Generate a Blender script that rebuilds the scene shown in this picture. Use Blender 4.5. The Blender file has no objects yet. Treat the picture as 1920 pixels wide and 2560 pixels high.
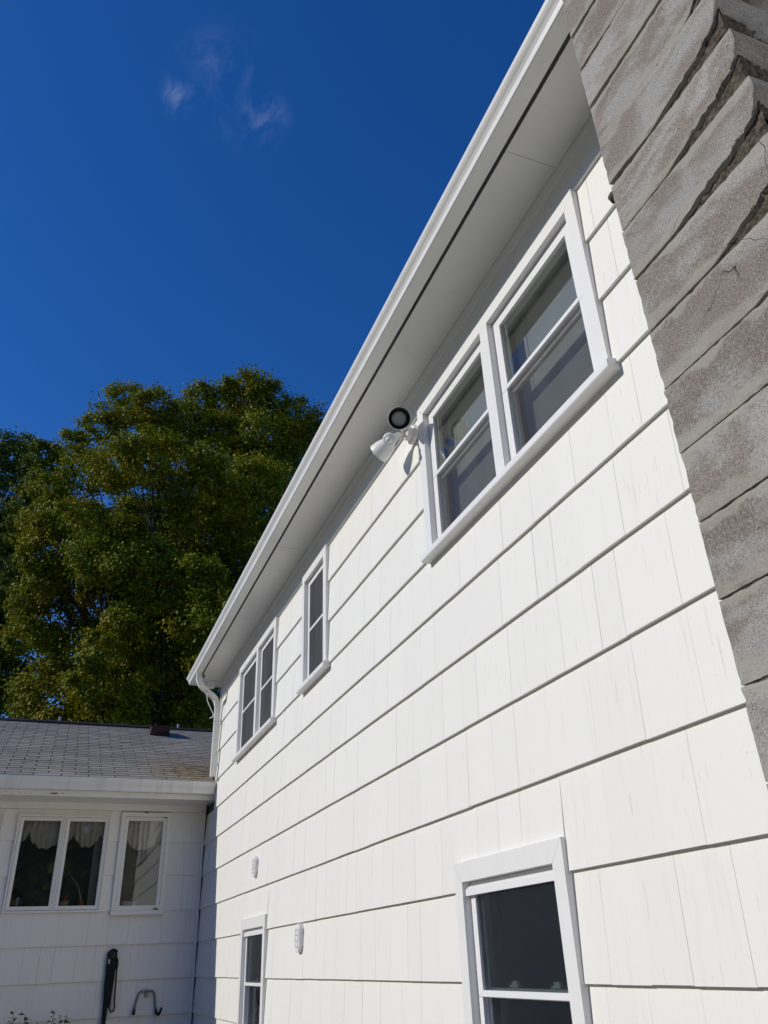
import bpy, bmesh, math, random
import numpy as np
from mathutils import Vector, Matrix, noise

# ------------------------------------------------------------------ camera, sky, sun, exposure
S = bpy.context.scene
COL = S.collection
H = 1.62                                  # eye height above the ground
cam_d = bpy.data.cameras.new('camera')
cam = bpy.data.objects.new('camera', cam_d); COL.objects.link(cam)
cam_d.sensor_fit = 'VERTICAL'; cam_d.sensor_height = 36.0; cam_d.lens = 27.942
cam_d.clip_start = 0.05; cam_d.clip_end = 3000
cam.matrix_world = Matrix(((0.932565, -0.147161, -0.329646, 0), (-0.359224, -0.468826, -0.806945, 0),
                           (-0.035796, 0.870945, -0.490074, H), (0, 0, 0, 1)))
S.camera = cam
SUN = Vector((-1.0, 0.194, 0.60)).normalized()
W = bpy.data.worlds.new('World'); S.world = W; W.use_nodes = True
SUN_EL = math.asin(SUN.z); SUN_ROT = math.atan2(SUN.x, SUN.y)
SKY_STRENGTH = 0.138
def build_world():
    nt = W.node_tree; N = nt.nodes; Lk = nt.links
    N.clear()
    out = N.new('ShaderNodeOutputWorld'); bg = N.new('ShaderNodeBackground')
    sky = N.new('ShaderNodeTexSky'); sky.sky_type = 'NISHITA'; sky.sun_disc = False
    sky.sun_elevation = SUN_EL; sky.sun_rotation = SUN_ROT
    sky.altitude = 1500; sky.air_density = 1.0; sky.dust_density = 0.3; sky.ozone_density = 4.0
    hs = N.new('ShaderNodeHueSaturation'); hs.inputs['Saturation'].default_value = 1.28; hs.inputs['Value'].default_value = 1.0
    hs.inputs['Hue'].default_value = 0.512
    Lk.new(sky.outputs[0], hs.inputs['Color'])
    tc = N.new('ShaderNodeTexCoord')
    nz = N.new('ShaderNodeTexNoise'); nz.inputs['Scale'].default_value = 17; nz.inputs['Detail'].default_value = 7
    nz.inputs['Roughness'].default_value = 0.62; nz.inputs['Distortion'].default_value = 0.6
    mp = N.new('ShaderNodeMapping'); mp.inputs['Scale'].default_value = (1.5, 1, 0.8); mp.inputs['Location'].default_value = (0.37, 0.11, 0.05)
    Lk.new(tc.outputs['Generated'], mp.inputs[0]); Lk.new(mp.outputs[0], nz.inputs['Vector'])
    prev = None
    for d, rad, amt in (((0.0098, 0.5669, 0.8237), 0.028, 0.82), ((0.064, 0.5289, 0.8463), 0.030, 0.5),
                        ((0.1004, 0.5573, 0.8242), 0.040, 0.5), ((0.0387, 0.5228, 0.8516), 0.034, 0.28), ((0.060, 0.545, 0.836), 0.09, 0.12)):
        ds = N.new('ShaderNodeVectorMath'); ds.operation = 'DISTANCE'; ds.inputs[1].default_value = d
        Lk.new(tc.outputs['Generated'], ds.inputs[0])
        mr = N.new('ShaderNodeMapRange'); mr.interpolation_type = 'SMOOTHSTEP'
        mr.inputs[1].default_value = 0; mr.inputs[2].default_value = rad; mr.inputs[3].default_value = amt; mr.inputs[4].default_value = 0
        Lk.new(ds.outputs['Value'], mr.inputs[0])
        if prev is None: prev = mr.outputs[0]
        else:
            ad = N.new('ShaderNodeMath'); ad.operation = 'MAXIMUM'; Lk.new(prev, ad.inputs[0]); Lk.new(mr.outputs[0], ad.inputs[1]); prev = ad.outputs[0]
    cr = N.new('ShaderNodeMapRange'); cr.interpolation_type = 'SMOOTHSTEP'
    cr.inputs[1].default_value = 0.40; cr.inputs[2].default_value = 0.80
    Lk.new(nz.outputs['Fac'], cr.inputs[0])
    mu = N.new('ShaderNodeMath'); mu.operation = 'MULTIPLY'; Lk.new(cr.outputs[0], mu.inputs[0]); Lk.new(prev, mu.inputs[1])
    mx = N.new('ShaderNodeMix'); mx.data_type = 'RGBA'
    Lk.new(mu.outputs[0], mx.inputs[0]); Lk.new(hs.outputs[0], mx.inputs[6]); mx.inputs[7].default_value = (2.0, 2.6, 4.2, 1)
    Lk.new(mx.outputs[2], bg.inputs['Color']); bg.inputs['Strength'].default_value = SKY_STRENGTH
    Lk.new(bg.outputs[0], out.inputs[0])
build_world()
sl = bpy.data.lights.new('sun', 'SUN'); sl.energy = 3.25; sl.angle = math.radians(0.53); sl.color = (1.0, 0.95, 0.855)
sun = bpy.data.objects.new('sun', sl); COL.objects.link(sun)
sun.rotation_euler = SUN.to_track_quat('Z', 'Y').to_euler(); sun.location = (-20, 4, 14)
S.view_settings.view_transform = 'Standard'; S.view_settings.look = 'None'
S.view_settings.gamma = 1.0; S.view_settings.use_curve_mapping = False; S.view_settings.exposure = 0.0
S.render.engine = 'CYCLES'
S.cycles.max_bounces = 8; S.cycles.diffuse_bounces = 4; S.cycles.transparent_max_bounces = 12

# ------------------------------------------------------------------ helpers
rnd = random.Random(11)
class MB:
    def __init__(s): s.v = []; s.f = []
    def add(s, vs, fs):
        o = len(s.v); s.v += [tuple(v) for v in vs]; s.f += [tuple(i + o for i in f) for f in fs]; return s
    def box(s, x0, x1, y0, y1, z0, z1):
        return s.add([(x0,y0,z0),(x1,y0,z0),(x1,y1,z0),(x0,y1,z0),(x0,y0,z1),(x1,y0,z1),(x1,y1,z1),(x0,y1,z1)],
                     [(0,3,2,1),(4,5,6,7),(0,1,5,4),(1,2,6,5),(2,3,7,6),(3,0,4,7)])
    def prism(s, poly, a, b, axis):       # poly = 2D points, extruded along axis from a to b
        n = len(poly)
        def P(p, t):
            return (t, p[0], p[1]) if axis == 0 else (p[0], t, p[1]) if axis == 1 else (p[0], p[1], t)
        vs = [P(p, a) for p in poly] + [P(p, b) for p in poly]
        fs = [tuple(range(n - 1, -1, -1)), tuple(range(n, 2 * n))]
        fs += [(i, (i + 1) % n, n + (i + 1) % n, n + i) for i in range(n)]
        return s.add(vs, fs)
    def tube(s, pts, r, n=10, cap=True):
        pts = [Vector(p) for p in pts]; rs = r if isinstance(r, (list, tuple)) else [r] * len(pts)
        rings = []; up = None
        for i, p in enumerate(pts):
            t = (pts[min(i + 1, len(pts) - 1)] - pts[max(i - 1, 0)]).normalized()
            if up is None:
                up = Vector((0, 0, 1)) if abs(t.z) < 0.9 else Vector((0, 1, 0))
            u = (up - t * up.dot(t)).normalized(); w = t.cross(u); up = u
            rings.append([p + (u * math.cos(2 * math.pi * k / n) + w * math.sin(2 * math.pi * k / n)) * rs[i] for k in range(n)])
        vs = [v for R in rings for v in R]; fs = []
        for i in range(len(pts) - 1):
            for k in range(n): fs.append((i*n + k, i*n + (k+1) % n, (i+1)*n + (k+1) % n, (i+1)*n + k))
        if cap: fs += [tuple(range(n - 1, -1, -1)), tuple(range((len(pts)-1)*n, len(pts)*n))]
        return s.add(vs, fs)
    def lathe(s, prof, o, axis, n=28):    # prof = (along axis, radius)
        axis = Vector(axis).normalized(); o = Vector(o)
        u = axis.orthogonal().normalized(); w = axis.cross(u); vs = []; fs = []
        for (a, r) in prof:
            for k in range(n):
                t = 2 * math.pi * k / n
                vs.append(o + axis * a + (u * math.cos(t) + w * math.sin(t)) * r)
        for i in range(len(prof) - 1):
            for k in range(n): fs.append((i*n + k, i*n + (k+1) % n, (i+1)*n + (k+1) % n, (i+1)*n + k))
        return s.add(vs, fs)
    def ring(s, x0, x1, ay, by, az, bz, w, wb=None):   # rectangular frame in a plane of constant x, mitred
        wb = w if wb is None else wb
        O = [(ay, az), (by, az), (by, bz), (ay, bz)]; I = [(ay+w, az+wb), (by-w, az+wb), (by-w, bz-w), (ay+w, bz-w)]
        for k in range(4):
            j = (k + 1) % 4
            s.prism([O[k], O[j], I[j], I[k]], x0, x1, 0)
        return s
    def mesh(s, name):
        m = bpy.data.meshes.new(name); m.from_pydata(s.v, [], s.f); m.update()
        bm = bmesh.new(); bm.from_mesh(m); bmesh.ops.recalc_face_normals(bm, faces=bm.faces); bm.to_mesh(m); bm.free()
        return m
def link(name, mesh, mat=None, parent=None, loc=None, smooth=False):
    o = bpy.data.objects.new(name, mesh); COL.objects.link(o)
    if mat and not mesh.materials: mesh.materials.append(mat)
    if parent: o.parent = parent
    if loc is not None: o.location = loc
    if smooth:
        for p in mesh.polygons: p.use_smooth = True
    return o
def obj(name, mb, mat, parent=None, smooth=False, bevel=0.0):
    o = link(name, mb.mesh(name), mat, parent, smooth=smooth)
    if bevel:
        b = o.modifiers.new('bevel', 'BEVEL'); b.width = bevel; b.segments = 2; b.limit_method = 'ANGLE'; b.angle_limit = 0.6
    return o
def thing(name, label, cat, group=None, loc=(0, 0, 0)):
    o = bpy.data.objects.new(name, None); COL.objects.link(o); o.location = loc
    o.empty_display_size = 0.1
    return tag(o, label, cat, group)
def tag(o, label, cat, group=None):
    o['label'] = label; o['category'] = cat
    if group: o['group'] = group
    return o

# ------------------------------------------------------------------ materials
def mat(name, col=(0.5, 0.5, 0.5), rough=0.6, spec=0.5, metal=0.0):
    m = bpy.data.materials.new(name); m.use_nodes = True
    b = m.node_tree.nodes['Principled BSDF']
    b.inputs['Base Color'].default_value = (*col, 1); b.inputs['Roughness'].default_value = rough
    b.inputs['Specular IOR Level'].default_value = spec; b.inputs['Metallic'].default_value = metal
    return m, m.node_tree, b
def nd(nt, t, **kw):
    n = nt.nodes.new(t)
    for k, v in kw.items(): setattr(n, k, v)
    return n
def noise_n(nt, vec, scale, detail=4, rough=0.55, mscale=None, dist=0):
    n = nd(nt, 'ShaderNodeTexNoise'); n.inputs['Scale'].default_value = scale; n.inputs['Detail'].default_value = detail
    n.inputs['Roughness'].default_value = rough; n.inputs['Distortion'].default_value = dist
    if mscale:
        mp = nd(nt, 'ShaderNodeMapping'); mp.inputs['Scale'].default_value = mscale
        nt.links.new(vec, mp.inputs[0]); vec = mp.outputs[0]
    nt.links.new(vec, n.inputs['Vector']); return n.outputs['Fac']
def ramp(nt, fac, a, b, ca=0.0, cb=1.0):
    r = nd(nt, 'ShaderNodeMapRange', interpolation_type='SMOOTHSTEP')
    r.inputs[1].default_value = a; r.inputs[2].default_value = b; r.inputs[3].default_value = ca; r.inputs[4].default_value = cb
    nt.links.new(fac, r.inputs[0]); return r.outputs[0]
def mixc(nt, fac, a, b, mode='MIX'):
    m = nd(nt, 'ShaderNodeMix', data_type='RGBA', blend_type=mode)
    for i, x in ((0, fac), (6, a), (7, b)):
        if isinstance(x, (int, float)): m.inputs[i].default_value = x
        elif isinstance(x, tuple): m.inputs[i].default_value = (*x, 1)
        else: nt.links.new(x, m.inputs[i])
    return m.outputs[2]
def mth(nt, op, a, b):
    m = nd(nt, 'ShaderNodeMath', operation=op)
    for i, x in ((0, a), (1, b)):
        if isinstance(x, (int, float)): m.inputs[i].default_value = x
        else: nt.links.new(x, m.inputs[i])
    return m.outputs[0]
def bump(nt, b, h, strength, dist=0.01):
    n = nd(nt, 'ShaderNodeBump'); n.inputs['Strength'].default_value = strength; n.inputs['Distance'].default_value = dist
    nt.links.new(h, n.inputs['Height']); nt.links.new(n.outputs[0], b.inputs['Normal'])
def pos(nt): return nd(nt, 'ShaderNodeNewGeometry').outputs['Position']

def m_shingle(name, base, streak):
    m, nt, b = mat(name, base, 0.55, 0.35); p = pos(nt)
    oi = nd(nt, 'ShaderNodeObjectInfo').outputs['Random']
    s1 = ramp(nt, noise_n(nt, p, 1.0, 5, 0.6, (26, 26, 1.4)), 0.56, 0.74)
    big = ramp(nt, noise_n(nt, p, 0.55, 2), 0.38, 0.62)
    s2 = ramp(nt, noise_n(nt, p, 1.0, 3, 0.5, (55, 55, 0.9)), 0.60, 0.72)
    f = mth(nt, 'MULTIPLY', mth(nt, 'ADD', mth(nt, 'MULTIPLY', s1, big), mth(nt, 'MULTIPLY', s2, 0.6)), streak)
    c = mixc(nt, f, base, (base[0]*0.60, base[1]*0.62, base[2]*0.66))
    # fine checks that open in the wood along the grain
    ck = ramp(nt, noise_n(nt, p, 1.0, 2, 0.5, (120, 120, 1.8)), 0.715, 0.735)
    c = mixc(nt, mth(nt, 'MULTIPLY', ck, 0.30), c, (base[0]*0.35, base[1]*0.35, base[2]*0.36))
    sp = ramp(nt, noise_n(nt, p, 38, 2), 0.74, 0.78)
    c = mixc(nt, mth(nt, 'MULTIPLY', sp, 0.35), c, (0.45, 0.42, 0.38))
    v = ramp(nt, oi, 0, 1, 0.985, 1.008)
    hv = nd(nt, 'ShaderNodeHueSaturation'); nt.links.new(c, hv.inputs['Color']); nt.links.new(v, hv.inputs['Value'])
    nt.links.new(hv.outputs[0], b.inputs['Base Color'])
    bump(nt, b, noise_n(nt, p, 1.0, 4, 0.6, (170, 170, 7)), 0.22, 0.004)
    return m
M_SH = m_shingle('white_shingle_paint', (0.815, 0.812, 0.765), 0.17)
M_SHW = m_shingle('wing_warmed_paint', (0.85, 0.815, 0.745), 0.28)  # yellowed paint, warmed and lightened further in place of warm light
def m_paint(name, base, rough=0.45, dirt=0.25, scale=6):
    m, nt, b = mat(name, base, rough, 0.4); p = pos(nt)
    d = ramp(nt, noise_n(nt, p, scale, 6, 0.65), 0.5, 0.78)
    c = mixc(nt, mth(nt, 'MULTIPLY', d, dirt), base, (base[0]*0.62, base[1]*0.61, base[2]*0.57))
    sp = ramp(nt, noise_n(nt, p, 60, 2), 0.75, 0.78)
    c = mixc(nt, mth(nt, 'MULTIPLY', sp, 0.25), c, (0.35, 0.33, 0.3))
    nt.links.new(c, b.inputs['Base Color']); bump(nt, b, noise_n(nt, p, 90, 3), 0.06, 0.003)
    return m
M_TRIM = m_paint('white_trim', (0.80, 0.80, 0.785), 0.4, 0.12)
M_TRIM2 = m_paint('wing_trim', (0.84, 0.81, 0.75), 0.45, 0.25)
M_VINYL = m_paint('white_vinyl', (0.82, 0.82, 0.82), 0.3, 0.08)
M_SOFFIT = m_paint('soffit_paint', (0.76, 0.76, 0.74), 0.38, 0.22, 3)
M_GUT = m_paint('gutter_enamel', (0.80, 0.80, 0.765), 0.28, 0.28, 4)
def m_wgut():
    m, nt, b = mat('weathered_gutter_enamel', (0.82, 0.80, 0.75), 0.4, 0.4); p = pos(nt)
    d = ramp(nt, noise_n(nt, p, 1.0, 5, 0.6, (9, 1, 1.2)), 0.48, 0.72)
    c = mixc(nt, mth(nt, 'MULTIPLY', d, 0.38), (0.82, 0.80, 0.75), (0.42, 0.40, 0.36))
    nt.links.new(c, b.inputs['Base Color']); return m
M_WGUT = m_wgut()
M_BODY, _, _ = mat('house_paint', (0.70, 0.70, 0.68), 0.6)
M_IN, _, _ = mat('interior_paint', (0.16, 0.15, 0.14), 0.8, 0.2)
M_DARK, _, _ = mat('rubber_and_gap_shade', (0.012, 0.012, 0.013), 0.55)  # rubber; the soffit gap borrows this black as painted shade
M_PLAST = m_paint('white_plastic', (0.82, 0.82, 0.80), 0.35, 0.05)
M_SHEATH, _, _ = mat('tar_paper', (0.035, 0.033, 0.03), 0.9)
M_PEEL, _, _ = mat('old_red_paint', (0.20, 0.035, 0.03), 0.7)
M_STEELJ, _, _ = mat('grey_caulk', (0.30, 0.30, 0.29), 0.7)
M_WOODEXP, _, _ = mat('bare_grey_wood', (0.10, 0.085, 0.07), 0.8)
def m_glass(name, tint, refl, rough=0.0, dust=1.0):
    m = bpy.data.materials.new(name); m.use_nodes = True; nt = m.node_tree; nt.nodes.clear()
    out = nd(nt, 'ShaderNodeOutputMaterial'); mx = nd(nt, 'ShaderNodeMixShader'); tr = nd(nt, 'ShaderNodeBsdfTransparent')
    gl = nd(nt, 'ShaderNodeBsdfGlossy'); fr = nd(nt, 'ShaderNodeFresnel')
    gl.inputs['Roughness'].default_value = rough; gl.inputs['Color'].default_value = (0.93, 0.96, 0.95, 1)
    fr.inputs['IOR'].default_value = 1.5
    tr.inputs['Color'].default_value = (*tint, 1)
    f = mth(nt, 'MULTIPLY', fr.outputs[0], refl)
    p = pos(nt); n = nd(nt, 'ShaderNodeBump'); n.inputs['Strength'].default_value = 0.03; n.inputs['Distance'].default_value = 0.015
    nt.links.new(noise_n(nt, p, 2.2, 2), n.inputs['Height']); nt.links.new(n.outputs[0], gl.inputs['Normal'])
    nt.links.new(f, mx.inputs[0]); nt.links.new(tr.outputs[0], mx.inputs[1]); nt.links.new(gl.outputs[0], mx.inputs[2])
    # a thin film of dust and rain spots
    df = nd(nt, 'ShaderNodeBsdfDiffuse'); df.inputs['Color'].default_value = (0.5, 0.5, 0.48, 1); mx2 = nd(nt, 'ShaderNodeMixShader')
    du = ramp(nt, noise_n(nt, p, 5, 6, 0.7), 0.3, 0.9, 0.012 * dust, 0.05 * dust)
    sp = mth(nt, 'MULTIPLY', ramp(nt, noise_n(nt, p, 70, 1), 0.78, 0.82), 0.25)
    nt.links.new(mth(nt, 'MAXIMUM', du, sp), mx2.inputs[0]); nt.links.new(mx.outputs[0], mx2.inputs[1]); nt.links.new(df.outputs[0], mx2.inputs[2])
    nt.links.new(mx2.outputs[0], out.inputs[0]); return m
M_GLASS = m_glass('tinted_double_glazing', (0.75, 0.77, 0.765), 0.24)
M_GLASSD = m_glass('clear_window_glass', (0.60, 0.63, 0.64), 0.5, 0.0, 0.22)
M_GLASSW = m_glass('old_casement_glass', (0.87, 0.866, 0.86), 1.75)
def m_screen():
    m, nt, b = mat('insect_screen', (0.062, 0.062, 0.066), 0.7, 0.3); p = pos(nt)
    c = mixc(nt, ramp(nt, noise_n(nt, p, 1.0, 3, 0.5, (9, 9, 1.3)), 0.35, 0.7), (0.050, 0.050, 0.054), (0.082, 0.082, 0.087))
    nt.links.new(c, b.inputs['Base Color'])
    tr = nd(nt, 'ShaderNodeBsdfTransparent'); mx = nd(nt, 'ShaderNodeMixShader'); mx.inputs[0].default_value = 0.22
    out = nt.nodes['Material Output']; nt.links.new(b.outputs[0], mx.inputs[1]); nt.links.new(tr.outputs[0], mx.inputs[2]); nt.links.new(mx.outputs[0], out.inputs[0])
    return m
M_SCREEN = m_screen()
M_SCREEN2 = m_screen(); M_SCREEN2.name = 'fine_insect_screen'; [setattr(n.inputs[0], 'default_value', 0.66) for n in M_SCREEN2.node_tree.nodes if n.type == 'MIX_SHADER']
def m_blind():
    m, nt, b = mat('roller_blind_cloth', (0.62, 0.64, 0.61), 0.9, 0.1); p = pos(nt)
    c = mixc(nt, noise_n(nt, p, 1.0, 3, 0.5, (20, 20, 2)), (0.56, 0.55, 0.50), (0.67, 0.655, 0.60))
    nt.links.new(c, b.inputs['Base Color']); return m
M_BLIND = m_blind()
def m_block():
    m, nt, b = mat('concrete_block', (0.3, 0.29, 0.27), 0.92, 0.15)
    tc = nd(nt, 'ShaderNodeTexCoord').outputs['Object']; p = pos(nt)
    oi = nd(nt, 'ShaderNodeObjectInfo').outputs['Random']
    blot = ramp(nt, noise_n(nt, p, 4.2, 5, 0.6, (1, 1, 1.7), 0.5), 0.42, 0.62)
    brown = mixc(nt, oi, (0.225, 0.192, 0.163), (0.275, 0.240, 0.206)); grey = mixc(nt, oi, (0.33, 0.322, 0.30), (0.40, 0.39, 0.365))
    c = mixc(nt, blot, brown, grey)
    # mortar smeared along the top and bottom edges when the joints were struck
    sx = nd(nt, 'ShaderNodeSeparateXYZ'); nt.links.new(tc, sx.inputs[0])
    wob = mth(nt, 'MULTIPLY', mth(nt, 'SUBTRACT', noise_n(nt, p, 9, 3), 0.5), 0.11)
    lo = ramp(nt, mth(nt, 'ADD', sx.outputs[2], wob), 0.032, 0.052, 1, 0); hi = ramp(nt, mth(nt, 'ADD', sx.outputs[2], wob), 0.172, 0.186, 0, 1)
    sm = mth(nt, 'MULTIPLY', mth(nt, 'MAXIMUM', mth(nt, 'MULTIPLY', lo, 0.9), hi), 0.75)
    c = mixc(nt, sm, c, mixc(nt, noise_n(nt, p, 6, 3), (0.32, 0.295, 0.25), (0.37, 0.35, 0.31)))
    och = mth(nt, 'MULTIPLY', ramp(nt, noise_n(nt, p, 2.6, 4, 0.6), 0.60, 0.70), 0.5)
    c = mixc(nt, och, c, (0.33, 0.29, 0.20))
    sp = noise_n(nt, p, 210, 4, 0.75)
    rough_area = mth(nt, 'SUBTRACT', 1.0, mth(nt, 'MULTIPLY', sm, 0.85))
    c = mixc(nt, mth(nt, 'MULTIPLY', ramp(nt, sp, 0.50, 0.70), mth(nt, 'MULTIPLY', rough_area, 0.55)), c, (0.60, 0.59, 0.57))
    c = mixc(nt, mth(nt, 'MULTIPLY', ramp(nt, sp, 0.50, 0.30), mth(nt, 'MULTIPLY', rough_area, 0.8)), c, (0.06, 0.055, 0.05))
    pit = ramp(nt, noise_n(nt, p, 60, 2), 0.73, 0.78)
    c = mixc(nt, mth(nt, 'MULTIPLY', pit, 0.7), c, (0.05, 0.045, 0.04))
    vo = nd(nt, 'ShaderNodeTexVoronoi', feature='DISTANCE_TO_EDGE'); vo.inputs['Scale'].default_value = 2.1
    wv = nd(nt, 'ShaderNodeVectorMath', operation='MULTIPLY_ADD'); nn = nd(nt, 'ShaderNodeTexNoise'); nn.inputs['Scale'].default_value = 9
    nt.links.new(p, nn.inputs['Vector']); nt.links.new(nn.outputs['Color'], wv.inputs[0]); wv.inputs[1].default_value = (0.14,)*3; nt.links.new(p, wv.inputs[2])
    nt.links.new(wv.outputs[0], vo.inputs['Vector'])
    crk = mth(nt, 'MULTIPLY', ramp(nt, vo.outputs['Distance'], 0.0012, 0.0045, 1, 0), ramp(nt, noise_n(nt, p, 1.9, 2), 0.56, 0.62))
    c = mixc(nt, crk, c, (0.03, 0.027, 0.024))
    nt.links.new(c, b.inputs['Base Color'])
    h = mth(nt, 'SUBTRACT', mth(nt, 'ADD', mth(nt, 'MULTIPLY', sp, rough_area), mth(nt, 'MULTIPLY', noise_n(nt, p, 30, 3), 0.5)), mth(nt, 'MULTIPLY', pit, 0.8))
    bump(nt, b, h, 0.6, 0.006); return m
M_BLOCK = m_block()
def m_mortar():
    m, nt, b = mat('crumbling_mortar', (0.1, 0.09, 0.075), 0.95, 0.1); p = pos(nt)
    c = mixc(nt, ramp(nt, noise_n(nt, p, 60, 4, 0.7), 0.3, 0.7), (0.045, 0.036, 0.028), (0.19, 0.16, 0.13))
    nt.links.new(c, b.inputs['Base Color']); bump(nt, b, noise_n(nt, p, 90, 5, 0.7), 0.9, 0.012); return m
M_MORTAR = m_mortar()
def m_roof():
    m, nt, b = mat('asphalt_shingle', (0.2, 0.2, 0.2), 0.9, 0.2); p = pos(nt)
    oi = nd(nt, 'ShaderNodeObjectInfo').outputs['Random']
    c = mixc(nt, oi, (0.262, 0.234, 0.186), (0.385, 0.344, 0.274))
    c = mixc(nt, mth(nt, 'MULTIPLY', ramp(nt, noise_n(nt, p, 260, 3, 0.7), 0.4, 0.65), 0.4), c, (0.44, 0.43, 0.41))
    c = mixc(nt, mth(nt, 'MULTIPLY', ramp(nt, noise_n(nt, p, 1.6, 4), 0.45, 0.75), 0.35), c, (0.16, 0.15, 0.135))
    # rust-and-lichen stain where the downspout empties on to the roof
    ds = nd(nt, 'ShaderNodeVectorMath', operation='DISTANCE'); mp = nd(nt, 'ShaderNodeMapping'); mp.inputs['Scale'].default_value = (1, 0.8, 0.5)
    nt.links.new(p, mp.inputs[0]); nt.links.new(mp.outputs[0], ds.inputs[0]); ds.inputs[1].default_value = (1.62, 10.85 * 0.8, 3.85 * 0.5)
    st = ramp(nt, mth(nt, 'ADD', ds.outputs['Value'], mth(nt, 'MULTIPLY', mth(nt, 'SUBTRACT', noise_n(nt, p, 6, 5), 0.5), 0.9)), 0.15, 0.75, 1, 0)
    c = mixc(nt, mth(nt, 'MULTIPLY', st, 0.75), c, mixc(nt, ramp(nt, noise_n(nt, p, 9, 4), 0.35, 0.65), (0.14, 0.085, 0.05), (0.36, 0.28, 0.13)))
    st2 = ramp(nt, noise_n(nt, p, 4, 5, 0.6, (0.6, 1.6, 1.6)), 0.62, 0.72)
    sx = nd(nt, 'ShaderNodeSeparateXYZ'); nt.links.new(p, sx.inputs[0])
    low = mth(nt, 'MULTIPLY', ramp(nt, sx.outputs[1], 10.5, 11.6, 1, 0), ramp(nt, sx.outputs[0], -0.2, 0.8))
    c = mixc(nt, mth(nt, 'MULTIPLY', mth(nt, 'MULTIPLY', st2, low), 0.6), c, (0.34, 0.34, 0.24))
    nt.links.new(c, b.inputs['Base Color']); bump(nt, b, noise_n(nt, p, 260, 3, 0.7), 0.4, 0.004); return m
M_ROOF = m_roof()
M_RIDGE, _, _ = mat('tarred_ridge', (0.016, 0.016, 0.018), 0.8, 0.2)
def m_leaf(name, a, bcol, ycol, yamt):
    m = bpy.data.materials.new(name); m.use_nodes = True; nt = m.node_tree; nt.nodes.clear()
    out = nd(nt, 'ShaderNodeOutputMaterial'); p = pos(nt)
    c = mixc(nt, ramp(nt, noise_n(nt, p, 7, 3, 0.7), 0.3, 0.7), a, bcol)
    c = mixc(nt, mth(nt, 'MULTIPLY', ramp(nt, noise_n(nt, p, 0.75, 3, 0.6), 0.46, 0.66), yamt), c, ycol)
    pb = nd(nt, 'ShaderNodeBsdfPrincipled'); nt.links.new(c, pb.inputs['Base Color']); pb.inputs['Roughness'].default_value = 0.55
    pb.inputs['Specular IOR Level'].default_value = 0.12
    tl = nd(nt, 'ShaderNodeBsdfTranslucent'); nt.links.new(c, tl.inputs['Color'])
    mx = nd(nt, 'ShaderNodeMixShader'); mx.inputs[0].default_value = 0.22
    nt.links.new(pb.outputs[0], mx.inputs[1]); nt.links.new(tl.outputs[0], mx.inputs[2]); nt.links.new(mx.outputs[0], out.inputs[0]); return m
M_LEAF = m_leaf('maple_leaves', (0.125, 0.160, 0.010), (0.245, 0.258, 0.013), (0.31, 0.245, 0.009), 0.7)
M_LEAF2 = m_leaf('dark_leaves', (0.075, 0.110, 0.016), (0.145, 0.185, 0.022), (0.20, 0.20, 0.014), 0.5)
def m_bark():
    m, nt, b = mat('bark', (0.09, 0.075, 0.06), 0.9, 0.1); p = pos(nt)
    c = mixc(nt, noise_n(nt, p, 1, 4, 0.6, (14, 14, 2)), (0.028, 0.024, 0.020), (0.085, 0.074, 0.063))
    nt.links.new(c, b.inputs['Base Color']); bump(nt, b, noise_n(nt, p, 1, 4, 0.6, (14, 14, 2)), 0.6, 0.03); return m
M_BARK = m_bark()
def m_ground(name, a, bcol, scale):
    m, nt, b = mat(name, a, 0.9, 0.2); p = pos(nt)
    c = mixc(nt, noise_n(nt, p, scale, 6, 0.6), a, bcol)
    nt.links.new(c, b.inputs['Base Color']); bump(nt, b, noise_n(nt, p, 40, 4), 0.3, 0.01); return m
M_LAWN = m_ground('lawn_grass', (0.05, 0.075, 0.02), (0.08, 0.10, 0.03), 3)
M_PAVE = m_ground('bounce_paving', (0.54, 0.50, 0.43), (0.62, 0.58, 0.50), 2)
M_SOIL = m_ground('added_dark_soil', (0.05, 0.038, 0.028), (0.08, 0.06, 0.045), 6)

# ------------------------------------------------------------------ ground
g = obj('ground', MB().add([(-400, -400, 0), (400, -400, 0), (400, 400, 0), (-400, 400, 0)], [(0, 1, 2, 3)]), M_LAWN); g['kind'] = 'structure'
g = obj('added_pavement', MB().add([(-9, -20, 0.004), (0.3, -20, 0.004), (0.3, 1.5, 0.004), (-9, 1.5, 0.004)], [(0, 1, 2, 3)]), M_PAVE); g['kind'] = 'structure'  # unseen paving, added to bounce light toward the wing
g = obj('added_patio', MB().box(-9, -0.25, 3.2, 8.7, 0.0, 0.03), M_PAVE); g['kind'] = 'structure'  # added out of view to lift the shaded wing wall with bounce
g = obj('added_soil', MB().box(-6, 1.82, 8.8, 10.87, 0.0, 0.05).box(0.3, 1.82, -4, 8.8, 0.0, 0.05), M_SOIL); g['kind'] = 'structure'  # unseen dark beds, added to cut bounce under soffit and shingle butts

# ------------------------------------------------------------------ main house
WX = 1.825                                  # face of the wall sheathing
house = thing('house', 'tall white two storey house with wide painted shingles behind the block chimney', 'house')
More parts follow.
